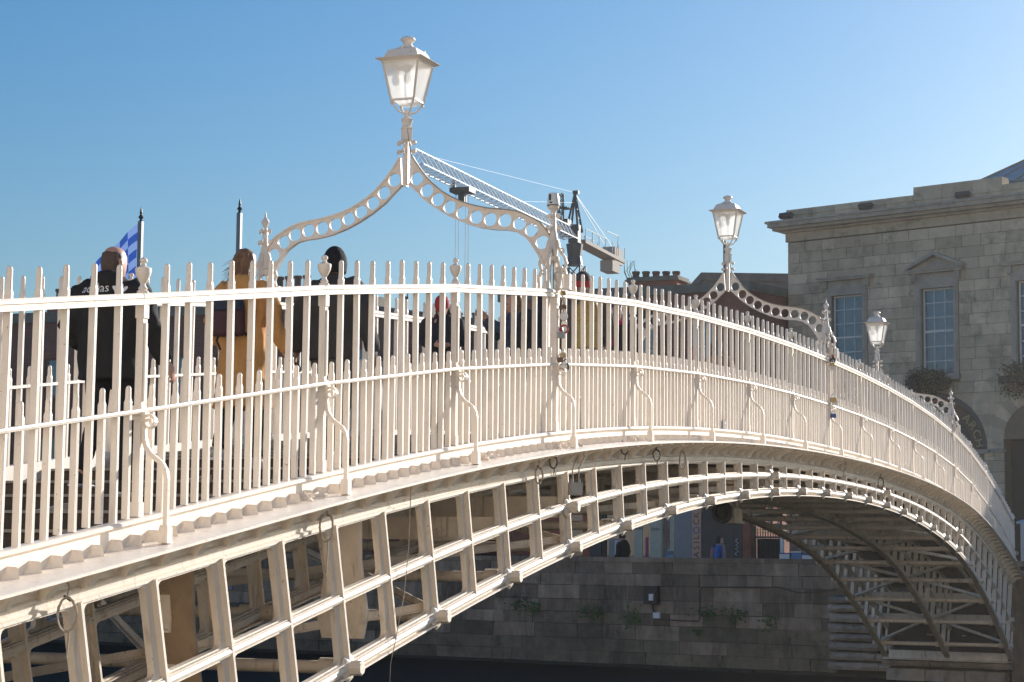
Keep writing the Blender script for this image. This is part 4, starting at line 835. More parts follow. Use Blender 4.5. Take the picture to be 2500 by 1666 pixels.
for side,(y,sg_,lab) in enumerate(((0,1,'near side cream iron railing of pickets, urns and scroll brackets along the footbridge'),(W,-1,'far side cream iron railing beyond the walkers on the footbridge'))):
    rl = thing('railing',lab,'railing',(0,y,0))
    seg_sweep([(.034,.012),(.024,.024),(-.024,.024),(-.034,.012),(-.034,-.006),(-.022,-.010),(-.022,-.018),(-.032,-.024),(-.032,-.046),(.032,-.046),(.032,-.024),(.022,-.018),(.022,-.010),(.034,-.006)],0,sg_,'top_rail',PAINT,rl)
    seg_sweep([(.03,-H1+.012),(-.03,-H1+.012),(-.034,-H1+.002),(-.03,-H1-.012),(.03,-H1-.012)],0,sg_,'middle_rail',PAINT,rl)
    for i in range(19):
        x = xs_p[i]; portal = abs((x)/12.5-round(x/12.5)) < .01 and abs(x) < 13
        o = link('post',POSTW if portal else POST,rl,(x,0,zr(x)), 0 if sg_==1 else math.pi)
        link('urn_finial',URN,rl,(x,-.03*sg_ if portal else 0,zr(x)))
        o = link('scroll_bracket',SCROLL,rl,(x,0,zr(x)), 0 if sg_==1 else math.pi)
    for i in range(18):
        for j in range(9):
            x = XL+i*S+j*S/9
            if j and x > -21.9: o = link('picket',TALL,rl,(x+rnd.gauss(0,.003),rnd.gauss(0,.002),zr(x)+rnd.gauss(0,.004))); o.rotation_euler = (rnd.gauss(0,.0035),rnd.gauss(0,.0035),rnd.gauss(0,.04))
            x = XL+i*S+(j+.5)*S/9
            if x > -21.9: o = link('picket',SHORT,rl,(x+rnd.gauss(0,.003),rnd.gauss(0,.002),zr(x)+rnd.gauss(0,.004))); o.rotation_euler = (rnd.gauss(0,.0035),rnd.gauss(0,.0035),rnd.gauss(0,.04))
mb = MB(); mb.span((22.8,-.68,-4.6),(23.3,-.14,-2.12)); mb.lathe([(.40,-2.118),(.40,-2.06),(.2,-2.0),(.02,-1.97)],(23.05,-.41,0),4); t = thing('end_pillar','pale grey cast pillar at the far right end of the railing','pillar',(0,0,0)); build(mb,'shaft',mat('pale_blue_grey_paint',(0.55,0.55,0.56),.5,.08),t)

# ---------------------------------------------------------------- lamp portals
TOPC = [(3.104,.487),(2.995,.65),(2.927,.690),(2.831,.745),(2.696,.793),(2.542,.812),(2.408,.832),(2.256,.87),(2.114,.924),(1.973,1.004),(1.88,1.078),(1.787,1.169),(1.695,1.285),(1.62,1.40)]
BOTC = [(3.02,.255),(2.931,.409),(2.846,.529),(2.731,.603),(2.635,.625),(2.49,.636),(2.347,.664),(2.205,.71),(2.063,.773),(1.923,.853),(1.783,.951),(1.691,1.041),(1.60,1.125)]
HOLES = [(2.991,.487),(2.886,.606),(2.762,.679),(2.609,.712),(2.459,.727),(2.312,.755),(2.168,.804),(2.032,.869),(1.906,.95),(1.788,1.047),(1.684,1.165)]
def curve_at(c, t):
    # arclength-like param by index
    f = t*(len(c)-1); i = min(int(f),len(c)-2); return lerp2(c[i],c[i+1],f-i)
def nearest_t(c, p):
    best = None
    for i in range(401):
        q = curve_at(c,i/400); d = (q[0]-p[0])**2+(q[1]-p[1])**2
        if best is None or d < best[0]: best = (d,i/400)
    return best[1]
def arm_mesh():
    mb = MB(); hs = HOLES; tt = [nearest_t(TOPC,h) for h in hs]; tb = [nearest_t(BOTC,h) for h in hs]
    div_t = [0]+[(tt[i]+tt[i+1])/2 for i in range(len(hs)-1)]+[1]; div_b = [0]+[(tb[i]+tb[i+1])/2 for i in range(len(hs)-1)]+[1]
    f3 = lambda p,d: Vector((d,p[0]-W/2,p[1]))
    for i,h in enumerate(hs):
        outer = []
        for q in range(6): outer.append(curve_at(BOTC,div_b[i]+(div_b[i+1]-div_b[i])*q/6))
        b1 = curve_at(BOTC,div_b[i+1]); t1 = curve_at(TOPC,div_t[i+1])
        for q in range(6): outer.append(lerp2(b1,t1,q/6))
        for q in range(6): outer.append(curve_at(TOPC,div_t[i+1]-(div_t[i+1]-div_t[i])*q/6))
        b0 = curve_at(BOTC,div_b[i]); t0 = curve_at(TOPC,div_t[i])
        for q in range(6): outer.append(lerp2(t0,b0,q/6))
        cx = sum(p[0] for p in outer)/24; cy = sum(p[1] for p in outer)/24
        c = (h[0]*.6+cx*.4, h[1]*.6+cy*.4); rad = .066
        inner = []
        for p in outer: d = math.hypot(p[0]-c[0],p[1]-c[1]); inner.append((c[0]+(p[0]-c[0])/d*rad, c[1]+(p[1]-c[1])/d*rad))
        mb.ringcell(outer,inner,f3,-.014,.014)
    for cv in (TOPC,BOTC):
        n = 40; pts = [curve_at(cv,i/n) for i in range(n+1)]
        out = []
        for i,p in enumerate(pts):
            a_ = pts[max(0,i-1)]; b_ = pts[min(n,i+1)]; d = Vector((b_[0]-a_[0],b_[1]-a_[1])).normalized(); nr = Vector((-d.y,d.x))
            out.append([Vector((sx*.028,p[0]-W/2+nr.x*s_*.009,p[1]+nr.y*s_*.009)) for sx,s_ in ((-1,-1),(1,-1),(1,1),(-1,1))])
        mb.rings(out)
    return mb.mesh('arch_arm',PAINT,True)
ARM = arm_mesh()
def spiral(mb, c, r0, r1, turns, a0, ax, r_=.012, n=16, flip=1):
    # flat scroll in the plane spanned by ax and z
    ax = Vector(ax); pts = []
    for i in range(n+1): t = i/n; an = R(a0)+flip*t*turns*2*math.pi; rr = r0+(r1-r0)*t; pts.append(Vector(c)+ax*rr*math.cos(an)+Vector((0,0,rr*math.sin(an))))
    mb.tube(pts,r_,6)
def spire_mesh(spike=True):
    mb = MB()
    for a_ in range(4):
        ax = Vector((math.cos(math.pi/2*a_),math.sin(math.pi/2*a_),0))
        pr_ = [(.150,.03),(.150,.12),(.128,.17),(.118,.22),(.135,.27),(.118,.33),(.075,.38),(.055,.44),(.048,.50)]
        mb.tube([ax*r_+Vector((0,0,z_)) for r_,z_ in pr_],[.024,.024,.017,.015,.018,.016,.016,.018,.012],6)
        mb.box(tuple(ax*.15+Vector((0,0,.09))),(.055,.055,.15)); 
        spiral(mb,ax*.098+Vector((0,0,.20)),.035,.006,1.3,90,ax,.010,12,1); spiral(mb,ax*.085+Vector((0,0,.395)),.030,.006,1.2,-90,ax,.009,12,1)
        spiral(mb,ax*.052+Vector((0,0,.615)),.024,.005,1.3,-100,ax,.010,12,1); spiral(mb,ax*.044+Vector((0,0,.73)),.022,.005,1.3,-100,ax,.010,12,1)
        mb.tube([ax*.05+Vector((0,0,.3)),ax*.09+Vector((0,0,.18)),ax*.07+Vector((0,0,.06))],.012,5)
    mb.lathe([(.05,.28),(.062,.30),(.062,.335),(.045,.35),(.05,.44),(.045,.52),(.03,.60),(.022,.76)],(0,0,0),10)
    if spike: mb.lathe([(.018,.76),(.026,.79),(.042,.825),(.026,.855),(.012,.87),(.009,.90),(.001,.945)],(0,0,0),10)
    else: mb.lathe([(.022,.76),(.026,.78),(.045,.80)],(0,0,0),10)
    return mb.mesh('upright',PAINT,True)
SPIRE = spire_mesh(True); SPIRE_N = spire_mesh(False)
def king_mesh():
    mb = MB(); mb.span((-.026,-.026,1.12),(.026,.026,1.57)); mb.span((-.036,-.012,1.10),(.036,.012,1.57))
    mb.lathe([(.058,1.565),(.058,1.67),(.064,1.675),(.064,1.69),(.042,1.70),(.05,1.74),(.062,1.765),(.062,1.775),(.035,1.79),(.032,1.815),(.036,1.83),(.02,1.84),(.02,1.87)],(0,0,0),8)
    for a_ in range(4):
        ax = Vector((math.cos(math.pi/2*a_),math.sin(math.pi/2*a_),0))
        for zz in (1.535,1.445):
            spiral(mb,ax*.078+Vector((0,0,zz)),.024,.006,1.2,180,ax,.011,12,-1); mb.ball(tuple(ax*.083+Vector((0,0,zz))),.019,8,5)
    return mb.mesh('king_post',PAINT,True)
KING = king_mesh()
LT = dict(zb=1.955, zt=2.33, hb=.118, ht=.188)
def lantern(parent):
    ln = link('lantern',None,parent,(0,0,0)); zb, zt, hb, ht = LT['zb'],LT['zt'],LT['hb'],LT['ht']
    for a_ in range(4):
        rm = Matrix.Rotation(math.pi/2*a_,3,'Z')
        mb = MB(); mb.add([rm@Vector(p) for p in ((-hb+.008,-hb+.004,zb+.012),(hb-.008,-hb+.004,zb+.012),(ht-.01,-ht+.004,zt-.005),(-ht+.01,-ht+.004,zt-.005))],[(0,1,2,3)]); build(mb,'pane',LAMPG,ln)
    mb = MB()
    for sx,sy in ((-1,-1),(1,-1),(1,1),(-1,1)): mb.beam((sx*hb,sy*hb,zb-.02),(sx*ht,sy*ht,zt),.018,.018)
    for h,z_ in ((hb,zb),(ht,zt)):
        for p,q in (((-h,-h,z_),(h,-h,z_)),((h,-h,z_),(h,h,z_)),((h,h,z_),(-h,h,z_)),((-h,h,z_),(-h,-h,z_))): mb.beam(p,q,.018,.02)
    for sx,sy in ((-1,-1),(1,-1),(1,1),(-1,1)): mb.ball((sx*hb,sy*hb,zb-.035),.013,6,4)
    build(mb,'lantern_frame',PAINT,ln)
    mb = MB(); mb.add([(-hb,-hb,zb+.005),(hb,-hb,zb+.005),(hb,hb,zb+.005),(-hb,hb,zb+.005),(-hb*.55,-hb*.55,zb-.045),(hb*.55,-hb*.55,zb-.045),(hb*.55,hb*.55,zb-.045),(-hb*.55,hb*.55,zb-.045)],((0,1,5,4),(1,2,6,5),(2,3,7,6),(3,0,4,7),(4,5,6,7))); build(mb,'base_pane',LAMPG,ln)
    mb = MB(); ringsq = [[Vector((sx*h,sy*h,z_)) for sx,sy in ((-1,-1),(1,-1),(1,1),(-1,1))] for h,z_ in ((.245,2.352),(.248,2.358),(.185,2.372),(.18,2.385),(.145,2.455),(.085,2.478),(.055,2.51))]
    mb.rings(ringsq); mb.add([(-.245,-.245,2.351),(.245,-.245,2.351),(.19,.19,2.336),(-.19,.19,2.336)],[]); mb.rings([[Vector((sx*h,sy*h,z_)) for sx,sy in ((-1,-1),(1,-1),(1,1),(-1,1))] for h,z_ in ((.19,2.325),(.24,2.350))],caps=False)
    for sx,sy in ((-1,0),(0,1),(.9,-.9)): mb.lathe([(.008,0),(.008,.03),(.004,.035)],(sx*.14,sy*.14,2.45),6)
    build(mb,'lantern_roof',PAINT,ln)
    mb = MB(); mb.lathe([(.045,2.50),(.05,2.52),(.042,2.535),(.05,2.55),(.076,2.572),(.07,2.59),(.04,2.605),(.004,2.612)],(0,0,0),12); build(mb,'lantern_knob',PAINT,ln,True)
    mb = MB(); mb.lathe([(.02,zt-.01),(.035,zt-.02),(.035,zt-.08),(.022,zt-.09)],(0,0,0),10); mb.ball((0,0,zt-.14),(.038,.038,.055),10,6); build(mb,'lamp_bulb',BOXG,ln,True)
    mb = MB()
    for sx,sy in ((-1,-1),(1,-1),(1,1),(-1,1)): mb.tube([(sx*hb*.9,sy*hb*.9,zb-.01),(sx*hb*.85,sy*hb*.85,zb-.05),(sx*hb*.55,sy*hb*.55,zb-.105),(sx*.02,sy*.02,zb-.125)],.010,6)
    build(mb,'lantern_cradle',PAINT,ln,True)
    return ln
for i,(px,lb) in enumerate(((-12.5,'nearest and largest lamp portal arching over the bridge walkway'),(0.0,'middle lamp portal over the crown with brick house behind it'),(12.5,'farthest smallest lamp portal in front of the stone hall'))):
    pt = thing('lamp_portal',lb,'lamp arch',(px,W/2,zr(px)),0,'lamp portals over the footbridge')
    link('arch_arm',ARM,pt); o = link('arch_arm',ARM,pt,(0,0,0),math.pi)
    link('upright',SPIRE_N if i == 0 else SPIRE,pt,(0,-W/2+.02,0)); link('upright',SPIRE,pt,(0,W/2-.02,0)); link('king_post',KING,pt); lantern(pt)
    for sy in (-1,1):
        mb = MB(); mb.span((-.022,sy*(W/2-.075)-.022,-1.44),(.022,sy*(W/2-.075)+.022,.05)); build(mb,'portal_leg',PAINT,pt)
    mb = MB(); pts = [Vector((-.03,curve_at(TOPC,t_/20)[0]*-1+W/2,curve_at(TOPC,t_/20)[1]+.012)) for t_ in range(21)]; mb.tube([Vector((-.045,-W/2,0.0)),Vector((-.05,-W/2,.3))]+pts+[Vector((-.045,-.02,1.7))],.007,5); build(mb,'cable',CABLE,pt)
t = thing('sensor_unit','white cylindrical sensor unit mounted on the near upright of the nearest portal','sensor',(-12.5,.02,zr(-12.5)+.8))
mb = MB(); mb.lathe([(.03,-.01),(.05,0),(.056,.012),(.056,.03)],(0,0,0),14); build(mb,'mount',PAINT,t,True); mb = MB(); mb.lathe([(.06,.03),(.062,.04),(.05,.145),(.045,.152),(.003,.153)],(0,0,0),16); build(mb,'housing',WHITEP,t,True)
mb = MB(); mb.box((-.052,.015,.105),(.012,.02,.06)); mb.box((-.055,.005,.055),(.012,.025,.014)); mb.lathe([(.0625,.028),(.0625,.036)],(0,0,0),16); build(mb,'dark_marking',BLACK,t)

# ---------------------------------------------------------------- people
def fuse(mb, name, mats, parent, vox=.014, amp=0.0, freq=7.0, smooth=6, seed=0):
    me = mb.mesh(name, mats); o = bpy.data.objects.new(name, me)
    m = o.modifiers.new('r','REMESH'); m.mode = 'VOXEL'; m.voxel_size = vox; m.use_smooth_shade = True
    m = o.modifiers.new('s','SMOOTH'); m.iterations = smooth; m.factor = .5
    m2 = evaluated(o); m2.name = name
    if amp:
        nv = [v.normal.copy() for v in m2.vertices]; out = []
        for v, nn in zip([v.co.copy() for v in m2.vertices], nv):
            p = v*freq; n = noise.noise(Vector((p.x*1.3+seed, p.y*1.3, p.z*.8+seed*2))) + .5*noise.noise(Vector((p.x*2.6, p.y*2.6+seed, p.z*1.1))); q = v+nn*amp*n; out += [q.x, q.y, q.z]
        m2.vertices.foreach_set('co', out); m2.update()
    m2.polygons.foreach_set('use_smooth',[True]*len(m2.polygons)); m2.materials.clear(); m2.materials.append(mats)
    return link(name, m2, parent)
def hand(mb, w, d, nrm, k=1.0, curl=.5):
    # palm from the wrist along d with four bent fingers and a thumb
    w = Vector(w); d = Vector(d).normalized(); nrm = Vector(nrm); nrm = (nrm-d*nrm.dot(d)).normalized(); sd = d.cross(nrm)
    mb.loft([(w-d*.02*k,.026*k,.022*k),(w+d*.02*k,.036*k,.020*k),(w+d*.06*k,.042*k,.019*k),(w+d*.09*k,.040*k,.016*k)],8,tuple(sd))
    for i in range(4):
        o = w+d*.085*k+sd*(.03-.02*i)*k; L_ = (.070,.078,.074,.058)[i]*k
        a_ = o+d*L_*.45+nrm*curl*.012*k; b_ = a_+(d*(1-curl*.6)+nrm*curl).normalized()*L_*.32; c_ = b_+(d*(1-curl*1.1)+nrm*curl*1.4).normalized()*L_*.3
        mb.tube([o,a_,b_,c_],[.0095*k,.009*k,.0085*k,.007*k],6)
    t0 = w+d*.03*k+sd*.036*k; mb.tube([t0,t0+(d*.6+sd*.6+nrm*.4).normalized()*.035*k,t0+(d*.9+sd*.35+nrm*.5).normalized()*.068*k],[.012*k,.011*k,.008*k],6)
def cloth(name, col, rough=.85, var=.12): return mat(name, col, rough, var, 14, .15, 120, spec=.25)
def eye_mesh():
    mb = MB(); mb.ball((0,0,0),.011,8,6); return mb.mesh('eye',mat('eye_dark',(0.03,0.025,0.02),.3,0))
EYE = eye_mesh()
def person(label, loc, face, H, jac, trou, shoe, arms, legs=None, hem=.80, puff=1.0, skin=SKIN, lean=0.0, head_turn=0.0, head_tilt=0.0, hood=False, vox=.014, seed=0, skirt=False, shoe_sole=WHITEP, neck=-.045):
    """face: heading in degrees (0 = +x); arms: dict L/R -> (elbow, wrist, palm normal) in body space X right, Y forward, Z up for a 1.75 m figure"""
    k = H/(1.754+neck); t = thing('person',label,'person',loc,R(face-90)); t.scale = (k,k,k)
    ly = math.tan(lean)
    def Lp(p): p = Vector(p); return Vector((p.x, p.y+max(0,p.z-.95)*ly, p.z))
    sh = {s_: Lp((sg*.185,-.01,1.415)) for s_,sg in (('L',-1),('R',1))}
    legs = legs or {'L':((-.10,.05,.50),(-.10,.02,.08)),'R':((.10,.06,.50),(.10,-.10,.08))}
    hp = {'L':Vector((-.09,0,.92)),'R':Vector((.09,0,.92))}
    B = MB(); hc = Lp((0,.02,1.52+neck))
    tw = Matrix.Translation(hc) @ Matrix.Rotation(head_turn,4,'Z') @ Matrix.Rotation(-head_tilt,4,'X')
    def Hd(x,y,z): return tw @ Vector((x,y,z))
    B.loft([(Lp((0,0,.84)),.15,.10),(Lp((0,0,1.0)),.14,.10),(Lp((0,0,1.2)),.15,.10),(Lp((0,0,1.38)),.17,.09),(Lp((0,0,1.45)),.10,.07),(Lp((0,0,1.47)),.062,.062),(Hd(0,-.01,.03),.056,.06)],14)
    rows = [(Hd(0,.045,-.005),.028,.03),(Hd(0,.03,.02),.052,.062),(Hd(0,.018,.06),.064,.082),(Hd(0,.008,.11),.071,.093),(Hd(0,.0,.155),.074,.097),(Hd(0,-.005,.195),.066,.085),(Hd(0,-.008,.222),.044,.055),(Hd(0,-.008,.234),.012,.016)]
    xs = tw.to_3x3() @ Vector((1,0,0)); B.loft(rows,16,tuple(xs))
    B.tube([Hd(0,.09,.115),Hd(0,.108,.085),Hd(0,.112,.07),Hd(0,.088,.064)],[.008,.012,.014,.008],6)
    B.tube([Hd(-.022,.082,.038),Hd(0,.09,.038),Hd(.022,.082,.038)],.008,6)
    for sg in (-1,1): B.loft([(Hd(sg*.068,-.005,.075),.006,.014),(Hd(sg*.08,-.012,.09),.008,.018),(Hd(sg*.083,-.015,.11),.008,.02),(Hd(sg*.078,-.01,.13),.006,.014)],8,tuple(xs))
    for s_ in ('L','R'):
        e, w, nn = [Vector(v) for v in arms[s_]]; B.tube([sh[s_],e,w],[.05,.042,.03],8); hand(B,w,(w-e),nn)
        kn, an = [Vector(v) for v in legs[s_]]; B.tube([hp[s_],kn,an],[.075,.055,.04],8); B.loft([(an+Vector((0,-.05,-.03)),.03,.03),(an+Vector((0,.03,-.035)),.038,.03),(an+Vector((0,.12,-.055)),.04,.018)],8)
    fuse(B,'body',skin,t,min(vox,.013),smooth=2)
    for sg in (-1,1): o = link('eye',EYE,t,Hd(sg*.032,.083,.105))
    # trousers and shoes
    T = MB(); T.loft([((0,0,.80),.16,.115),((0,0,.9),.165,.12),((0,0,1.0),.155,.115)],14)
    for s_ in ('L','R'):
        kn, an = [Vector(v) for v in legs[s_]]; T.tube([hp[s_]-Vector((0,0,.04)),hp[s_].lerp(kn,.5),kn,kn.lerp(an,.5),an+Vector((0,0,.02))],[.10,.088,.07,.066,.06],10)
    fuse(T,'trousers',trou,t,vox,.012,9,5,seed)
    for s_ in ('L','R'):
        kn, an = [Vector(v) for v in legs[s_]]; Sm = MB(); Sm.loft([(an+Vector((0,-.075,-.035)),.03,.03),(an+Vector((0,-.03,-.015)),.04,.05),(an+Vector((0,.05,-.03)),.044,.042),(an+Vector((0,.12,-.045)),.046,.03),(an+Vector((0,.175,-.055)),.03,.018)],10); so = fuse(Sm,'shoe',shoe,t,.012,smooth=3)
        Sm = MB(); Sm.loft([(an+Vector((0,-.08,-.07)),.034,.012),(an+Vector((0,.05,-.07)),.048,.012),(an+Vector((0,.18,-.07)),.034,.012)],10); build(Sm,'sole',shoe_sole,so,True)
    # jacket
    J = MB(); p = puff
    zz = hem
    rows = [(Lp((0,0,zz)),.185*p,.135*p)] if not skirt else [(Vector((0,.0,zz)),.235*p,.185*p),(Vector((0,0,(zz+.9)/2)),.21*p,.16*p)]
    rows += [(Lp((0,0,.95)),.182*p,.135*p),(Lp((0,-.005,1.1)),.178*p,.13*p),(Lp((0,-.012,1.25)),.19*p,.135*p),(Lp((0,-.015,1.36)),.20*p,.128*p),(Lp((0,-.012,1.43)),.165,.105),(Lp((0,0,1.475)),.10,.085),(Lp((0,.008,1.50)),.075,.078)]
    J.loft(rows,18)
    for s_ in ('L','R'):
        e, w, nn = [Vector(v) for v in arms[s_]]; J.tube([Vector((sh[s_].x*.45,sh[s_].y,sh[s_].z-.015)),Vector((sh[s_].x*.85,sh[s_].y,sh[s_].z-.012)),sh[s_].lerp(e,.18),sh[s_].lerp(e,.45),e,e.lerp(w,.5),w-(w-e).normalized()*.01],[.06,.072*p,.080*p,.074*p,.062*p,.056*p,.045*p],12)
    if hood:
        J.loft([(Lp((0,-.10,1.385)),.09,.04),(Lp((0,-.115,1.43)),.12,.055),(Lp((0,-.10,1.475)),.115,.06),(Lp((0,-.06,1.50)),.09,.05)],12)
    fuse(J,'jacket',jac,t,vox,.024 if vox<.02 else .014,7.5,4,seed+3)
    t['hd'] = 0
    return t, Hd, Lp
def cap_hat(t, Hd, col, zlo=.10, grow=1.09, peak=None, name='hat', back=.0, top=.25):
    mb = MB(); rows = []
    for f_,rx,ry in ((0,.079,.101),(.35,.082,.104),(.6,.076,.095),(.8,.060,.074),(.93,.036,.045),(1,.008,.01)): rows.append((Hd(0,-.004-back*(1-f_),zlo+(top-zlo)*f_),rx*grow,ry*grow))
    xs = Hd(1,0,0)-Hd(0,0,0); mb.loft(rows,16,tuple(xs)); o = fuse(mb,name,col,t,.012,.002,20,3)
    if peak: mb = MB(); mb.loft([(Hd(0,.07,zlo+.02),.07,.012),(Hd(0,.13,zlo+.01),.06,.01),(Hd(0,.17,zlo-.005),.03,.006)],10,tuple(xs)); build(mb,'peak',peak,o,True)
    return o
def hair_shell(t, Hd, m, zlo=.02, long=0.0, seed=1, blow=0.0, crown=True, strands=None):
    mb = MB(); xs = Hd(1,0,0)-Hd(0,0,0)
    if crown: mb.loft([(Hd(0,-.032,zlo),.066,.060),(Hd(0,-.034,.06),.082,.080),(Hd(0,-.030,.11),.089,.090),(Hd(0,-.024,.16),.090,.096),(Hd(0,-.018,.208),.080,.088),(Hd(0,-.014,.240),.054,.06),(Hd(0,-.012,.255),.012,.015)],18,tuple(xs))
    else: # bald crown: ring of hair round the back and sides
        mb.loft([(Hd(0,-.022,.035),.058,.062),(Hd(0,-.018,.07),.073,.080),(Hd(0,-.016,.11),.0775,.086),(Hd(0,-.014,.15),.078,.0885),(Hd(0,-.012,.182),.072,.082),(Hd(0,-.010,.19),.02,.03)],16,tuple(xs))
    if long: mb.loft([(Hd(blow*.2,-.045,.12),.084,.07),(Hd(blow*.3,-.055,.05),.086,.062),(Hd(blow*.6,-.07,.0),.082,.05),(Hd(blow,-.085,-long*.5),.065,.035),(Hd(blow*1.3,-.085,-long),.025,.012)],14,tuple(xs))
    o = fuse(mb,'hair',m,t,.010,.007,22,1,seed)
    q = random.Random(seed); mb = MB()
    for i in range((150 if long else 40) if strands is None else strands):
        a_ = q.uniform(0,2*math.pi); r_ = .075; z0 = q.uniform(.08,.22); p0 = Hd(r_*math.cos(a_),-.02+.085*math.sin(a_)-.02,z0); dr = q.uniform(.02,.07) if not long else q.uniform(.05,.22)
        kx = q.uniform(1.06,1.24 if long else 1.12); p1 = Hd(r_*kx*math.cos(a_)+blow*.25*q.random(),-.04+.09*math.sin(a_),z0-dr*.5); p2 = Hd(r_*kx*1.05*math.cos(a_)+blow*q.uniform(0,1.6),-.05+.085*math.sin(a_),z0-dr)
        mb.tube([p0,p1,p2],[.003,.0028,.001],4)
    if mb.v: build(mb,'hair_strands',m,o)
    return o
def relaxed(sw=0.0):
    return {'L':((-.255,-.03,1.14),(-.27,.10+sw,.92),(1,0,0)),'R':((.255,-.03,1.14),(.27,.08-sw,.92),(-1,0,0))}
BLK = cloth('black_cotton',(0.026,0.025,0.025)); DENIM = cloth('dark_trousers',(0.022,0.022,0.026)); CHAR = cloth('charcoal_wool',(0.05,0.048,0.047)); GREYT = cloth('dark_grey_trousers',(0.075,0.072,0.066))
MUST = cloth('mustard_wool',(0.56,0.29,0.10)); NAVY = cloth('navy_nylon',(0.022,0.025,0.035)); BLUEJ = cloth('slate_blue_nylon',(0.055,0.075,0.125)); OLIVE = cloth('grey_olive_coat',(0.085,0.08,0.072)); REDW = cloth('red_knit',(0.42,0.035,0.045)); FURB = cloth('beige_fur_trim',(0.42,0.33,0.22)); WHT = cloth('white_leather',(0.62,0.60,0.57),.5)
HAIR_B = mat('light_brown_hair',(0.20,0.105,0.052),.45,.3,60,spec=.4); HAIR_G = mat('greying_brown_hair',(0.085,0.052,0.036),.6,.3,60); HAIR_D = mat('dark_hair',(0.018,0.013,0.011),.5,.2,40)
def deckz(x): return zr(x)-1.40 if x > -15.3 else -2.185-.135*(math.floor((-15.3-x)/1.0)+1)

# man in the black hoodie on the steps
mx, my = -18.2, 1.33
T1, H1d, L1 = person('balding man in black hooded sweatshirt climbing the steps, seen from behind',(mx,my,deckz(mx)),3,1.77,BLK,DENIM,CHAR,{'L':((-.30,-.06,1.16),(-.22,.10,.98),(1,0,0)),'R':((.31,-.04,1.15),(.40,.06,.90),(-1,.2,0))},
    legs={'L':((-.10,.02,.50),(-.13,-.16,.13)),'R':((.10,.10,.52),(.09,.06,.08))},hem=.78,puff=1.27,hood=True,head_turn=-.25,seed=1)
hair_shell(T1,H1d,HAIR_G,crown=False,seed=5,strands=0)
jk = [c for c in T1.children if c.name.startswith('jacket')][0]
bvh = BVHTree.FromPolygons([v.co.copy() for v in jk.data.vertices],[tuple(p.vertices) for p in jk.data.polygons])
def print_on_back(me, cx, cz, parent, name='back_print'):
    for v in me.vertices:
        x_, z_ = cx+v.co.x, cz+v.co.y; h = bvh.ray_cast(Vector((x_,-.6,z_)),Vector((0,1,0))); yy = h[0].y if h[0] is not None else -.16; v.co = Vector((x_,yy-.005,z_))
    return link(name, me, parent)
PRINTW = mat('white_print',(0.80,0.80,0.80),.6,.03)
def densify(me):
    import bmesh
    bm = bmesh.new(); bm.from_mesh(me); bmesh.ops.triangulate(bm,faces=bm.faces); bmesh.ops.subdivide_edges(bm,edges=[e for e in bm.edges if e.calc_length()>.015],cuts=1); bm.to_mesh(me); bm.free(); return me
print_on_back(densify(text_mesh('adidas',.09,PRINTW,'back_print')),-.05,1.40,jk)
print_on_back(densify(text_mesh('THE BRAND WITH THE 3 STRIPES',.019,PRINTW,'back_print')),0,1.343,jk); print_on_back(densify(text_mesh('DIE MARKE MIT DEN 3 STREIFEN',.019,PRINTW,'back_print')),0,1.318,jk)
lg = MB()
for an,sc_ in ((90,1.0),(38,.92),(142,.92)):
    d = Vector((math.cos(R(an)),math.sin(R(an)))); n2 = Vector((-d.y,d.x)); pts = []
    for i in range(16): a_ = 2*math.pi*i/16; q = d*(.032+.026*sc_*math.cos(a_))+n2*.0145*math.sin(a_)*(1.0); pts.append(q)
    lg.add([(p.x,p.y,0) for p in pts],[tuple(range(16))])
lm = lg.mesh('back_print',PRINTW)
import bmesh as _b
bm = _b.new(); bm.from_mesh(lm)
for zc in (.012,.0045,-.003): pass
bm.to_mesh(lm); bm.free()
print_on_back(lm,.125,1.377,jk)
ls = MB()
for i in range(3): ls.add([(-.034+.006*i,-.004-.008*i,0),(.034-.006*i,-.004-.008*i,0),(.034-.006*i,-.0085-.008*i,0),(-.034+.006*i,-.0085-.008*i,0)],[(0,1,2,3)])
print_on_back(ls.mesh('back_print',PRINTW),.125,1.387,jk)

# woman in mustard, holding hands with the man in the beanie
wx, wy = -16.05, 1.42
T2, H2d, L2 = person('woman in long mustard coat holding hands, small plum backpack on her back',(wx,wy,deckz(wx)),2,1.77,MUST,DENIM,WHT,{'L':((-.26,-.05,1.16),(-.23,.05,.98),(1,0,0)),'R':((.27,-.02,1.15),(.345,.05,.895),(-1,0,0))},
    legs={'L':((-.09,-.02,.50),(-.10,-.20,.14)),'R':((.09,.08,.52),(.09,.10,.08))},hem=.47,puff=1.06,skirt=True,seed=2,hood=False)
hair_shell(T2,H2d,HAIR_B,long=.10,seed=9,blow=-.06)
mb = MB(); mb.loft([(L2((0,-.10,1.38)),.12,.05),(L2((0,-.09,1.42)),.125,.06),(L2((0,-.06,1.465)),.105,.07),(L2((0,-.03,1.485)),.08,.065)],14); fuse(mb,'collar',MUST,T2,.014,.006,14,4)
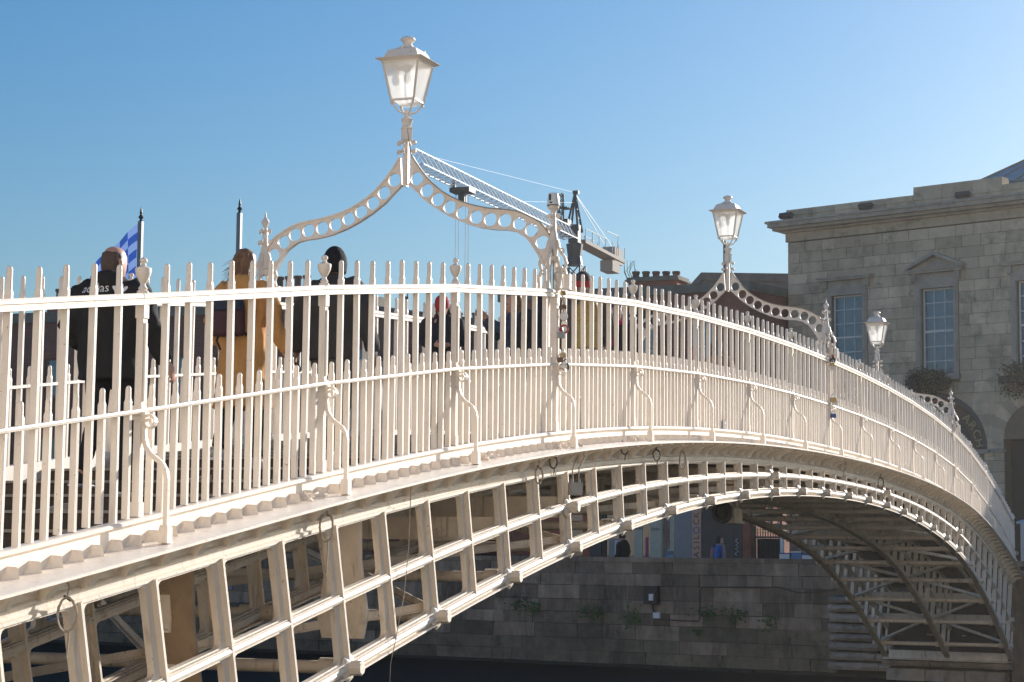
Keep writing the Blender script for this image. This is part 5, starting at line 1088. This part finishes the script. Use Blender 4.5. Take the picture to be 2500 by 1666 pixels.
def backpack(label, T, loc, w, d, h, m_body, m_flap, m_strap, tails=True):
    t = thing('backpack',label,'backpack'); t.matrix_world = T.matrix_basis @ Matrix.Translation(Vector(loc))
    mb = MB(); mb.loft([((0,0,-h/2),w*.46,d*.42),((0,0,-h*.42),w*.5,d*.5),((0,0,0),w*.49,d*.5),((0,0,h*.35),w*.43,d*.45),((0,0,h*.5),w*.3,d*.3)],20); fuse(mb,'body',m_body,t,.012,.004,12,3)
    if m_flap: mb = MB(); mb.loft([((0,-.012,h*.06),w*.47,d*.53),((0,-.012,h*.3),w*.46,d*.5),((0,-.005,h*.48),w*.34,d*.38),((0,0,h*.53),w*.2,d*.2)],18); fuse(mb,'flap',m_flap,t,.012,.003,12,3)
    mb = MB()
    for sg in (-1,1): mb.tube([(sg*w*.28,d*.3,h*.45),(sg*w*.42,d*.6,h*.5),(sg*w*.52,d*1.4,h*.35),(sg*w*.62,d*1.6,-h*.1),(sg*w*.6,d*.9,-h*.4),(sg*w*.45,d*.3,-h*.45)],.014,6)
    if tails:
        for sg in (-1,1): mb.tube([(sg*w*.2,-d*.2,-h*.5),(sg*w*.24,-d*.25,-h*.6),(sg*w*.12,-d*.25,-h*.82)],.009,5)
    build(mb,'strap',m_strap,t,True); return t
bpy.context.view_layer.update()
backpack('small plum leather backpack with navy flap worn by the woman in mustard',T2,(-.04,-.205,1.19),.30,.15,.34,cloth('plum_leather',(0.065,0.022,0.03),.5),cloth('navy_flap',(0.02,0.03,0.055),.5),BLK)
bx_, by_ = -15.9, 0.69
T3, H3d, L3 = person('man in dark charcoal jacket and black beanie holding the mustard woman\'s hand',(bx_,by_,deckz(bx_)),-2,1.78,CHAR,GREYT,WHT,{'L':((-.30,-.02,1.17),(-.345,.06,.915),(1,0,0)),'R':((.29,-.03,1.15),(.30,.08,.90),(-1,0,0))},
    legs={'L':((-.10,.08,.52),(-.10,.12,.10)),'R':((.10,-.02,.50),(.10,-.20,.12))},hem=.84,puff=1.16,seed=4,skin=mat('brown_skin',(0.16,0.085,0.055),.5,.08,30))
cap_hat(T3,H3d,cloth('black_knit',(0.014,0.014,0.017)),zlo=.045,grow=1.13,back=.012,top=.262,name='beanie')
mb = MB(); mb.loft([(L3((0,-.01,1.43)),.09,.085),(L3((0,.0,1.475)),.078,.08)],14); fuse(mb,'collar',CHAR,T3,.012,.003,14,3)

# red hood, looking down
x_, y_ = -8.95, 2.62
T4, H4d, L4 = person('person in red cap and hood with dark padded jacket looking down',(x_,y_,deckz(x_)),195,1.60,NAVY,DENIM,BLK,{'L':((-.24,.06,1.15),(-.10,.26,1.10),(1,0,.3)),'R':((.24,.06,1.15),(.06,.26,1.10),(-1,0,.3))},puff=1.15,lean=.12,head_tilt=.45,hood=True,vox=.018,seed=6)
cap_hat(T4,H4d,REDW,zlo=.11,grow=1.12,peak=REDW,name='cap',top=.27); hair_shell(T4,H4d,HAIR_D,long=.16,seed=12)
mb = MB(); mb.loft([(L4((0,-.11,1.38)),.13,.05),(L4((0,-.12,1.44)),.14,.07),(L4((0,-.09,1.51)),.12,.07)],12); fuse(mb,'hood',REDW,T4,.016,.004,12,3)
# woman in slate blue holding a phone
x_, y_ = -7.85, 2.15
T5, H5d, L5 = person('brown haired woman in slate blue jacket raising a phone',(x_,y_,deckz(x_)),128,1.70,BLUEJ,DENIM,BLK,{'L':((-.20,.18,1.20),(-.05,.36,1.40),(1,0,.2)),'R':((.20,.18,1.20),(.05,.36,1.40),(-1,0,.2))},puff=1.12,vox=.018,hood=True,seed=7)
hair_shell(T5,H5d,HAIR_B,long=.10,seed=14)
mb = MB(); mb.loft([(L5((0,-.11,1.38)),.12,.05),(L5((0,-.12,1.44)),.13,.06),(L5((0,-.09,1.485)),.11,.06)],12); fuse(mb,'hood_lining',cloth('pale_grey_fleece',(0.38,0.37,0.34)),T5,.016,.004,12,3)
bpy.context.view_layer.update()
t = thing('phone','dark phone held up by the woman in slate blue','phone'); t.matrix_world = T5.matrix_basis @ Matrix.Translation((0,.47,1.47)); mb = MB(); mb.box((0,0,0),(.15,.01,.075)); build(mb,'case',BLACK,t); mb = MB(); mb.box((0,-.0065,0),(.14,.002,.066)); build(mb,'screen',GLASS_D,t)
# person in black hooded coat bending at the near portal post
x_, y_ = -8.9, 1.42
T6, H6d, L6 = person('person in dark hooded coat standing behind the nearest portal post',(x_,y_,deckz(x_)),35,1.66,NAVY,DENIM,BLK,relaxed(.02),hem=.72,puff=1.25,lean=.10,hood=True,vox=.018,seed=8)
cap_hat(T6,H6d,NAVY,zlo=.02,grow=1.22,name='hood_up',back=.02,top=.27)
# yellow rucksack man
x_, y_ = -9.6, .70
T7, H7d, L7 = person('person in grey olive coat and grey red cap wearing a yellow backpack',(x_,y_,deckz(x_)),20,1.76,OLIVE,DENIM,BLK,{'L':((-.27,.0,1.15),(-.24,.14,.95),(1,0,0)),'R':((.27,.0,1.15),(.24,.14,.95),(-1,0,0))},hem=.62,puff=1.24,vox=.018,seed=9)
cap_hat(T7,H7d,cloth('grey_red_knit',(0.075,0.06,0.065)),zlo=.11,grow=1.14,name='cap',top=.265); mb = MB(); mb.loft([(H7d(0,-.01,.085),.090,.112),(H7d(0,-.01,.115),.094,.118),(H7d(0,-.01,.145),.090,.112)],16,tuple(H7d(1,0,0)-H7d(0,0,0))); build(mb,'cap_band',REDW,T7,True)
mb = MB(); mb.loft([(L7((0,-.08,1.41)),.13,.075),(L7((0,-.07,1.46)),.135,.085),(L7((0,-.045,1.50)),.11,.08)],14); fuse(mb,'fur_collar',FURB,T7,.014,.012,30,1)
bpy.context.view_layer.update()
backpack('yellow backpack with rounded bottom on the grey olive coat',T7,(.05,-.245,1.13),.30,.18,.50,cloth('yellow_nylon',(0.40,0.31,0.10),.5),cloth('yellow_flap',(0.42,0.28,0.08),.5),OLIVE,False)
# dark coat with pink scarf
x_, y_ = -6.1, 1.42
T8, H8d, L8 = person('dark haired person in black coat with pink scarf beyond the yellow backpack',(x_,y_,deckz(x_)),190,1.68,BLK,DENIM,BLK,relaxed(-.03),hem=.75,puff=1.12,vox=.02,seed=10)
hair_shell(T8,H8d,HAIR_D,long=.14,seed=17); mb = MB(); mb.tube([L8((.10*math.cos(a_*.7),.095*math.sin(a_*.7)+.01,1.47)) for a_ in range(9)],.035,8,0,True); mb.tube([L8((.05,.12,1.45)),L8((.07,.15,1.3)),L8((.07,.15,1.15))],[.04,.045,.035],8); build(mb,'scarf',cloth('pink_scarf',(0.55,0.045,0.12)),T8,True)
# two walkers beyond the crown
x_, y_ = -.55, 1.6
T9, H9d, L9 = person('walker in tan coat with dark hair beyond the crown under the middle portal',(x_,y_,deckz(x_)),5,1.68,cloth('tan_coat',(0.32,0.17,0.08)),DENIM,BLK,relaxed(.05),hem=.6,vox=.022,seed=11); hair_shell(T9,H9d,HAIR_D,long=.2,seed=19)
x_, y_ = -.35, 2.02
T10, H10d, L10 = person('walker in striped pink top left of the tan coat beyond the crown',(x_,y_,deckz(x_)),185,1.60,cloth('pink_knit',(0.42,0.20,0.18)),DENIM,WHT,relaxed(.0),vox=.022,seed=12); hair_shell(T10,H10d,HAIR_B,long=.1,seed=21)
# people on the far quay
T11, H11d, L11 = person('woman with long black hair and blue jacket walking behind the river wall',(27.2,8.9,GZ),-95,1.66,cloth('bright_blue_jacket',(0.03,0.16,0.48)),DENIM,BLK,relaxed(.04),vox=.022,seed=13); hair_shell(T11,H11d,HAIR_D,long=.22,seed=23)
mb = MB(); mb.tube([L11((.04,.13,1.48)),L11((.06,.16,1.3)),L11((.06,.16,1.0))],[.05,.06,.06],8); mb.tube([L11((.10*math.cos(a_*.7),.095*math.sin(a_*.7)+.01,1.48)) for a_ in range(9)],.035,8,0,True); build(mb,'scarf',cloth('grey_pink_scarf',(0.30,0.22,0.24)),T11,True)
bpy.context.view_layer.update()
backpack('dusty pink backpack on the woman behind the river wall',T11,(0,-.2,1.18),.30,.18,.46,cloth('dusty_pink',(0.42,0.20,0.21)),None,BLK,False)
T12, H12d, L12 = person('dark silhouetted person in black standing by the shop display window',(31.5,13.2,GZ),70,1.78,BLK,DENIM,BLK,relaxed(.0),vox=.022,hood=True,puff=1.1,seed=14); cap_hat(T12,H12d,cloth('plum_cap',(0.05,0.02,0.03)),name='cap')

# ---------------------------------------------------------------- love locks, cables and small fittings
def padlock(label, loc, w, m, rot=0.0, rnd_=False, ring=0):
    t = thing('padlock',label,'padlock',loc,rot,'padlocks on the railing'); mb = MB()
    if rnd_: mb.lathe([(w*.1,-.012),(w*.5,-.012),(w*.55,0),(w*.5,.012),(w*.1,.012)],(0,0,0),14,0,Matrix.Rotation(R(90),3,'X') @ Matrix.Rotation(R(0),3,'Z'))
    else: mb.box((0,0,0),(w,.022,w*.8)); mb.box((0,0,0),(w*.9,.026,w*.68))
    b = build(mb,'body',m,t); mb = MB(); mb.tube([(-w*.3,0,w*.35),(-w*.3,0,w*.75),(-w*.15,0,w*.95),(w*.15,0,w*.95),(w*.3,0,w*.75),(w*.3,0,w*.35)],.005,6); build(mb,'shackle',STEEL,t,True)
    if ring: mb = MB(); mb.lathe([(w*.12,-.016),(w*.32,-.016),(w*.32,.016),(w*.12,.016)],(0,0,0),12,0,Matrix.Rotation(R(90),3,'X')); build(mb,'dial',STEEL,t)
    return t
zD = zr(-12.5); f0 = -70
for lb,dx,dy,dz,w,m,r_,rr,dl in (('silver round padlock at the top of the lock chain on the portal post',.02,-.085,-.235,.075,STEEL,-60,True,1),('red round combination padlock in the middle of the lock chain',.03,-.085,-.355,.085,REDP,-55,True,1),('grey tilted padlock lowest on the lock chain',-.05,-.08,-.42,.075,BOXG,-40,False,0),
    ('brown rusty padlock just under the handrail on the portal post',.03,-.08,-.145,.05,RUST,-60,False,0),('rusty padlock on the left of the cluster at the middle rail',-.05,-.075,-.655,.055,RUST,-70,False,0),('brass padlock in the middle of the cluster at the middle rail',.0,-.085,-.61,.055,BRASS,-50,False,0),
    ('steel padlock hanging below the middle rail cluster',.02,-.09,-.72,.06,STEEL,-60,False,0),('dark padlock on the right of the middle rail cluster',.10,-.07,-.705,.075,BLACK,-60,False,0),('small blue padlock behind the dark one at the middle rail',.085,-.06,-.635,.04,BLUEP,-60,False,0),('brass padlock clipped on the handrail beside the portal post',.035,-.07,-.01,.05,BRASS,-30,False,0)):
    padlock(lb,(-12.5+dx,dy,zD+dz),w,m,R(r_),rr,dl)
for k,(lb,dz) in enumerate((('short rope twist hanging under the handrail at the lock chain',-.11),('frayed cord wound round the post at the middle rail',-.66))):
    mb = MB(); q = random.Random(k+3); p = Vector((-12.48,-.06,zD+dz+.08)); pts = []
    for i in range(14): pts.append(p+Vector((q.uniform(-.05,.05),q.uniform(-.03,.0),-i*.012)))
    mb.tube(pts,.008,5); tag(build(mb,'cord',CABLE,None),lb,'cord')
t0 = Vector((0,0,zr(0)))
for lb,p,w,m in (('dark cluster padlock on the handrail of the middle portal post',(.03,-.06,.0),.10,BLACK),('red padlock in the cluster on the middle portal handrail',(.06,-.07,.05),.07,REDP),('brass padlock under the middle portal handrail cluster',(-.02,-.07,-.08),.07,BRASS),('steel padlock at the foot of the middle portal handrail cluster',(.02,-.07,-.14),.07,STEEL),
    ('brass padlock on the middle rail of the middle portal post',(.0,-.08,-.62),.09,BRASS),('white padlock on the middle rail of the middle portal post',(.08,-.08,-.66),.09,WHITEP),('navy padlock hanging below the middle portal middle rail',(-.01,-.08,-.86),.08,BLUEP)):
    padlock(lb,t0+Vector(p),w,m,R(-60))
def coil(label, c, rx_, rz_, turns, m, tail=.2, hang=.2, thick=.007, rot=0.0, seed=0):
    t = thing('cable_coil',label,'cable',c,rot,'cable coils hanging under the ledge'); q = random.Random(seed); mb = MB(); pts = []
    for i in range(turns*14): a_ = 2*math.pi*i/14; pts.append(Vector((rx_*math.cos(a_)*(1+.1*q.uniform(-1,1)),q.uniform(-.012,.012),rz_*math.sin(a_)*(1+.05*q.uniform(-1,1)))))
    mb.tube(pts,thick,6); build(mb,'loops',m,t,True)
    mb = MB(); mb.tube([(0,0,rz_),(.01,.03,rz_+hang*.6),(-.01,.06,rz_+hang)],thick,6); mb.tube([(rx_*.3,0,-rz_*.9),(rx_*.2,0,-rz_-tail*.5),(rx_*.1,0,-rz_-tail)],thick,6); build(mb,'tail',m,t,True)
    mb = MB(); mb.tube([(-.02,0,rz_+.01),(.02,0,rz_-.02)],thick*1.3,6); build(mb,'tie',CABLE_D,t)
R0 = R(-55)
for i,(lb,x,h,rx_,rz_,n,m,tl,hg) in enumerate((('big oval coil of grey cable at the far left under the ledge',-20.91,1.75,.05,.095,4,CABLE,.14,.10),('tangled grey cable coil above the joint plate under the ledge',-17.64,1.70,.048,.10,6,CABLE,.22,.13),('pale oval cable coil left of the hanging junction box',-13.24,1.70,.036,.075,5,CABLE,.05,.12),('dark cable coil tucked under the ledge by the junction box',-12.85,1.60,.036,.06,3,CABLE_D,.06,.08),
    ('small dark wire loop under the ledge right of the junction box',-10.66,1.57,.035,.04,2,CABLE_D,.06,.06),('thin dark wire ring under the ledge before the bundled coil',-9.51,1.64,.04,.06,2,CABLE_D,.04,.10),('bundled grey cable coil under the crown of the ledge',-8.49,1.71,.035,.10,7,CABLE,.05,.08),('short cable loop under the ledge below the middle portal post',.49,1.60,.05,.08,3,CABLE,.1,.1),('thin loose cable loop right of the middle portal under the ledge',3.62,1.73,.05,.09,2,CABLE_D,.1,.12))):
    coil(lb,(x,-.12,zr(x)-h),rx_,rz_,n,m,tl,hg,.0055,R0,i)
xb = -12.33; t = thing('junction_box','pale grey junction box hanging on cables below the ledge','junction box',(xb,-.16,zr(xb)-1.88),R0)
mb = MB(); mb.box((0,0,0),(.13,.05,.12)); mb.box((0,-.028,0),(.11,.01,.10)); build(mb,'housing',BOXG,t); mb = MB(); mb.tube([(-.025,0,.06),(-.03,0,.18),(.03,.02,.32),(.06,.04,.42),(-.02,.05,.46)],.007,6); mb.tube([(.03,0,.06),(.035,0,.2),(.09,.01,.3),(.07,.04,.42)],.007,6); build(mb,'cable',CABLE,t,True)
mb = MB()
for sx in (-.04,.04): mb.lathe([(.011,.06),(.011,.09)],(sx,0,0),8)
build(mb,'gland',BOXG,t)
for k,(lb,x) in enumerate((('loose pale wire loops lying on the ledge left of the second bracket',-17.95),('loose pale wire loops lying on the ledge past the third bracket',-14.6),('tangle of pale wire on the ledge below the lock cluster',-12.75),('tangle of wire on the ledge before the fifth bracket',-10.4))):
    mb = MB(); q = random.Random(k+40); pts = []
    for i in range(26): a_ = i*.55; pts.append(Vector((x+.09*math.cos(a_)+i*.006,-.13+.04*math.sin(a_*1.3),zr(x)-1.45+.03*math.sin(a_)+q.uniform(-.006,.006))))
    mb.tube(pts,.006,5); tag(build(mb,'ledge_wire',PAINT,None,True),lb,'wire')
t = thing('small_sticker','small brown rectangular sticker on the pickets past the crown','sticker'); xs_ = -6.27; mb = MB(); mb.box((xs_,-.029,zr(xs_)-1.27),(.19,.006,.11)); build(mb,'backing',mat('brown_sticker',(0.07,0.022,0.012),.6,.1),t); mb = MB(); mb.box((xs_,-.033,zr(xs_)-1.25),(.06,.002,.02)); mb.box((xs_,-.033,zr(xs_)-1.30),(.07,.002,.008)); build(mb,'print',CREAMP,t)
gx = -.2; t = thing('navigation_lamp','round black lamp and pale bracket hung under the crown of the arch','lamp',(gx,1.6,-2.33)); mb = MB(); mb.lathe([(.06,-.05),(.16,-.06),(.17,0),(.16,.05),(.11,.055),(.10,.02),(.04,.02)],(0,0,0),18,0,Matrix.Rotation(R(-90),3,'Y')); build(mb,'lamp_housing',BLACK,t,True)
mb = MB(); mb.box((.5,-.05,-.03),(.5,.14,.2)); mb.box((.5,-.05,-.14),(.6,.2,.03)); mb.beam((.3,-.05,.05),(.3,-.05,.42),.03,.03); mb.beam((.7,-.05,.05),(.7,-.05,.42),.03,.03); mb.beam((0,0,.15),(0,0,.42),.03,.03); build(mb,'hanger',PAINT_OLD,t)
xc = -16.25; mb = MB(); mb.tube([(xc+.1,-.12,zr(xc)-1.52),(xc+.12,-.1,zr(xc)-2.0),(xc+.04,-.1,zr(xc)-2.4),(xc-.15,-.08,zr(xc)-2.9),(xc-.2,-.08,zr(xc)-3.5)],.0035,5); tag(build(mb,'hanging_cable',CABLE,None,True),'thin loose cable hanging down across the rib panels below the joint plate','cable')

# ---------------------------------------------------------------- thin sunlit haze over the river
mb = MB(); mb.span((-120,-140,-8.5),(190,170,31.5))
hz = bpy.data.materials.new('haze_air'); hz.use_nodes = True; N = hz.node_tree.nodes; N.remove(N['Principled BSDF']); pv_ = N.new('ShaderNodeVolumePrincipled')
pv_.inputs['Density'].default_value = 0.00045; pv_.inputs['Anisotropy'].default_value = 0.72; pv_.inputs['Color'].default_value = (1.0,0.94,0.85,1)
hz.node_tree.links.new(pv_.outputs[0], N['Material Output'].inputs['Volume'])
o = build(mb,'haze',hz); o['kind'] = 'stuff'; o['label'] = 'thin pale haze in the low sun over the river'
bpy.data.scenes.remove(TMP)
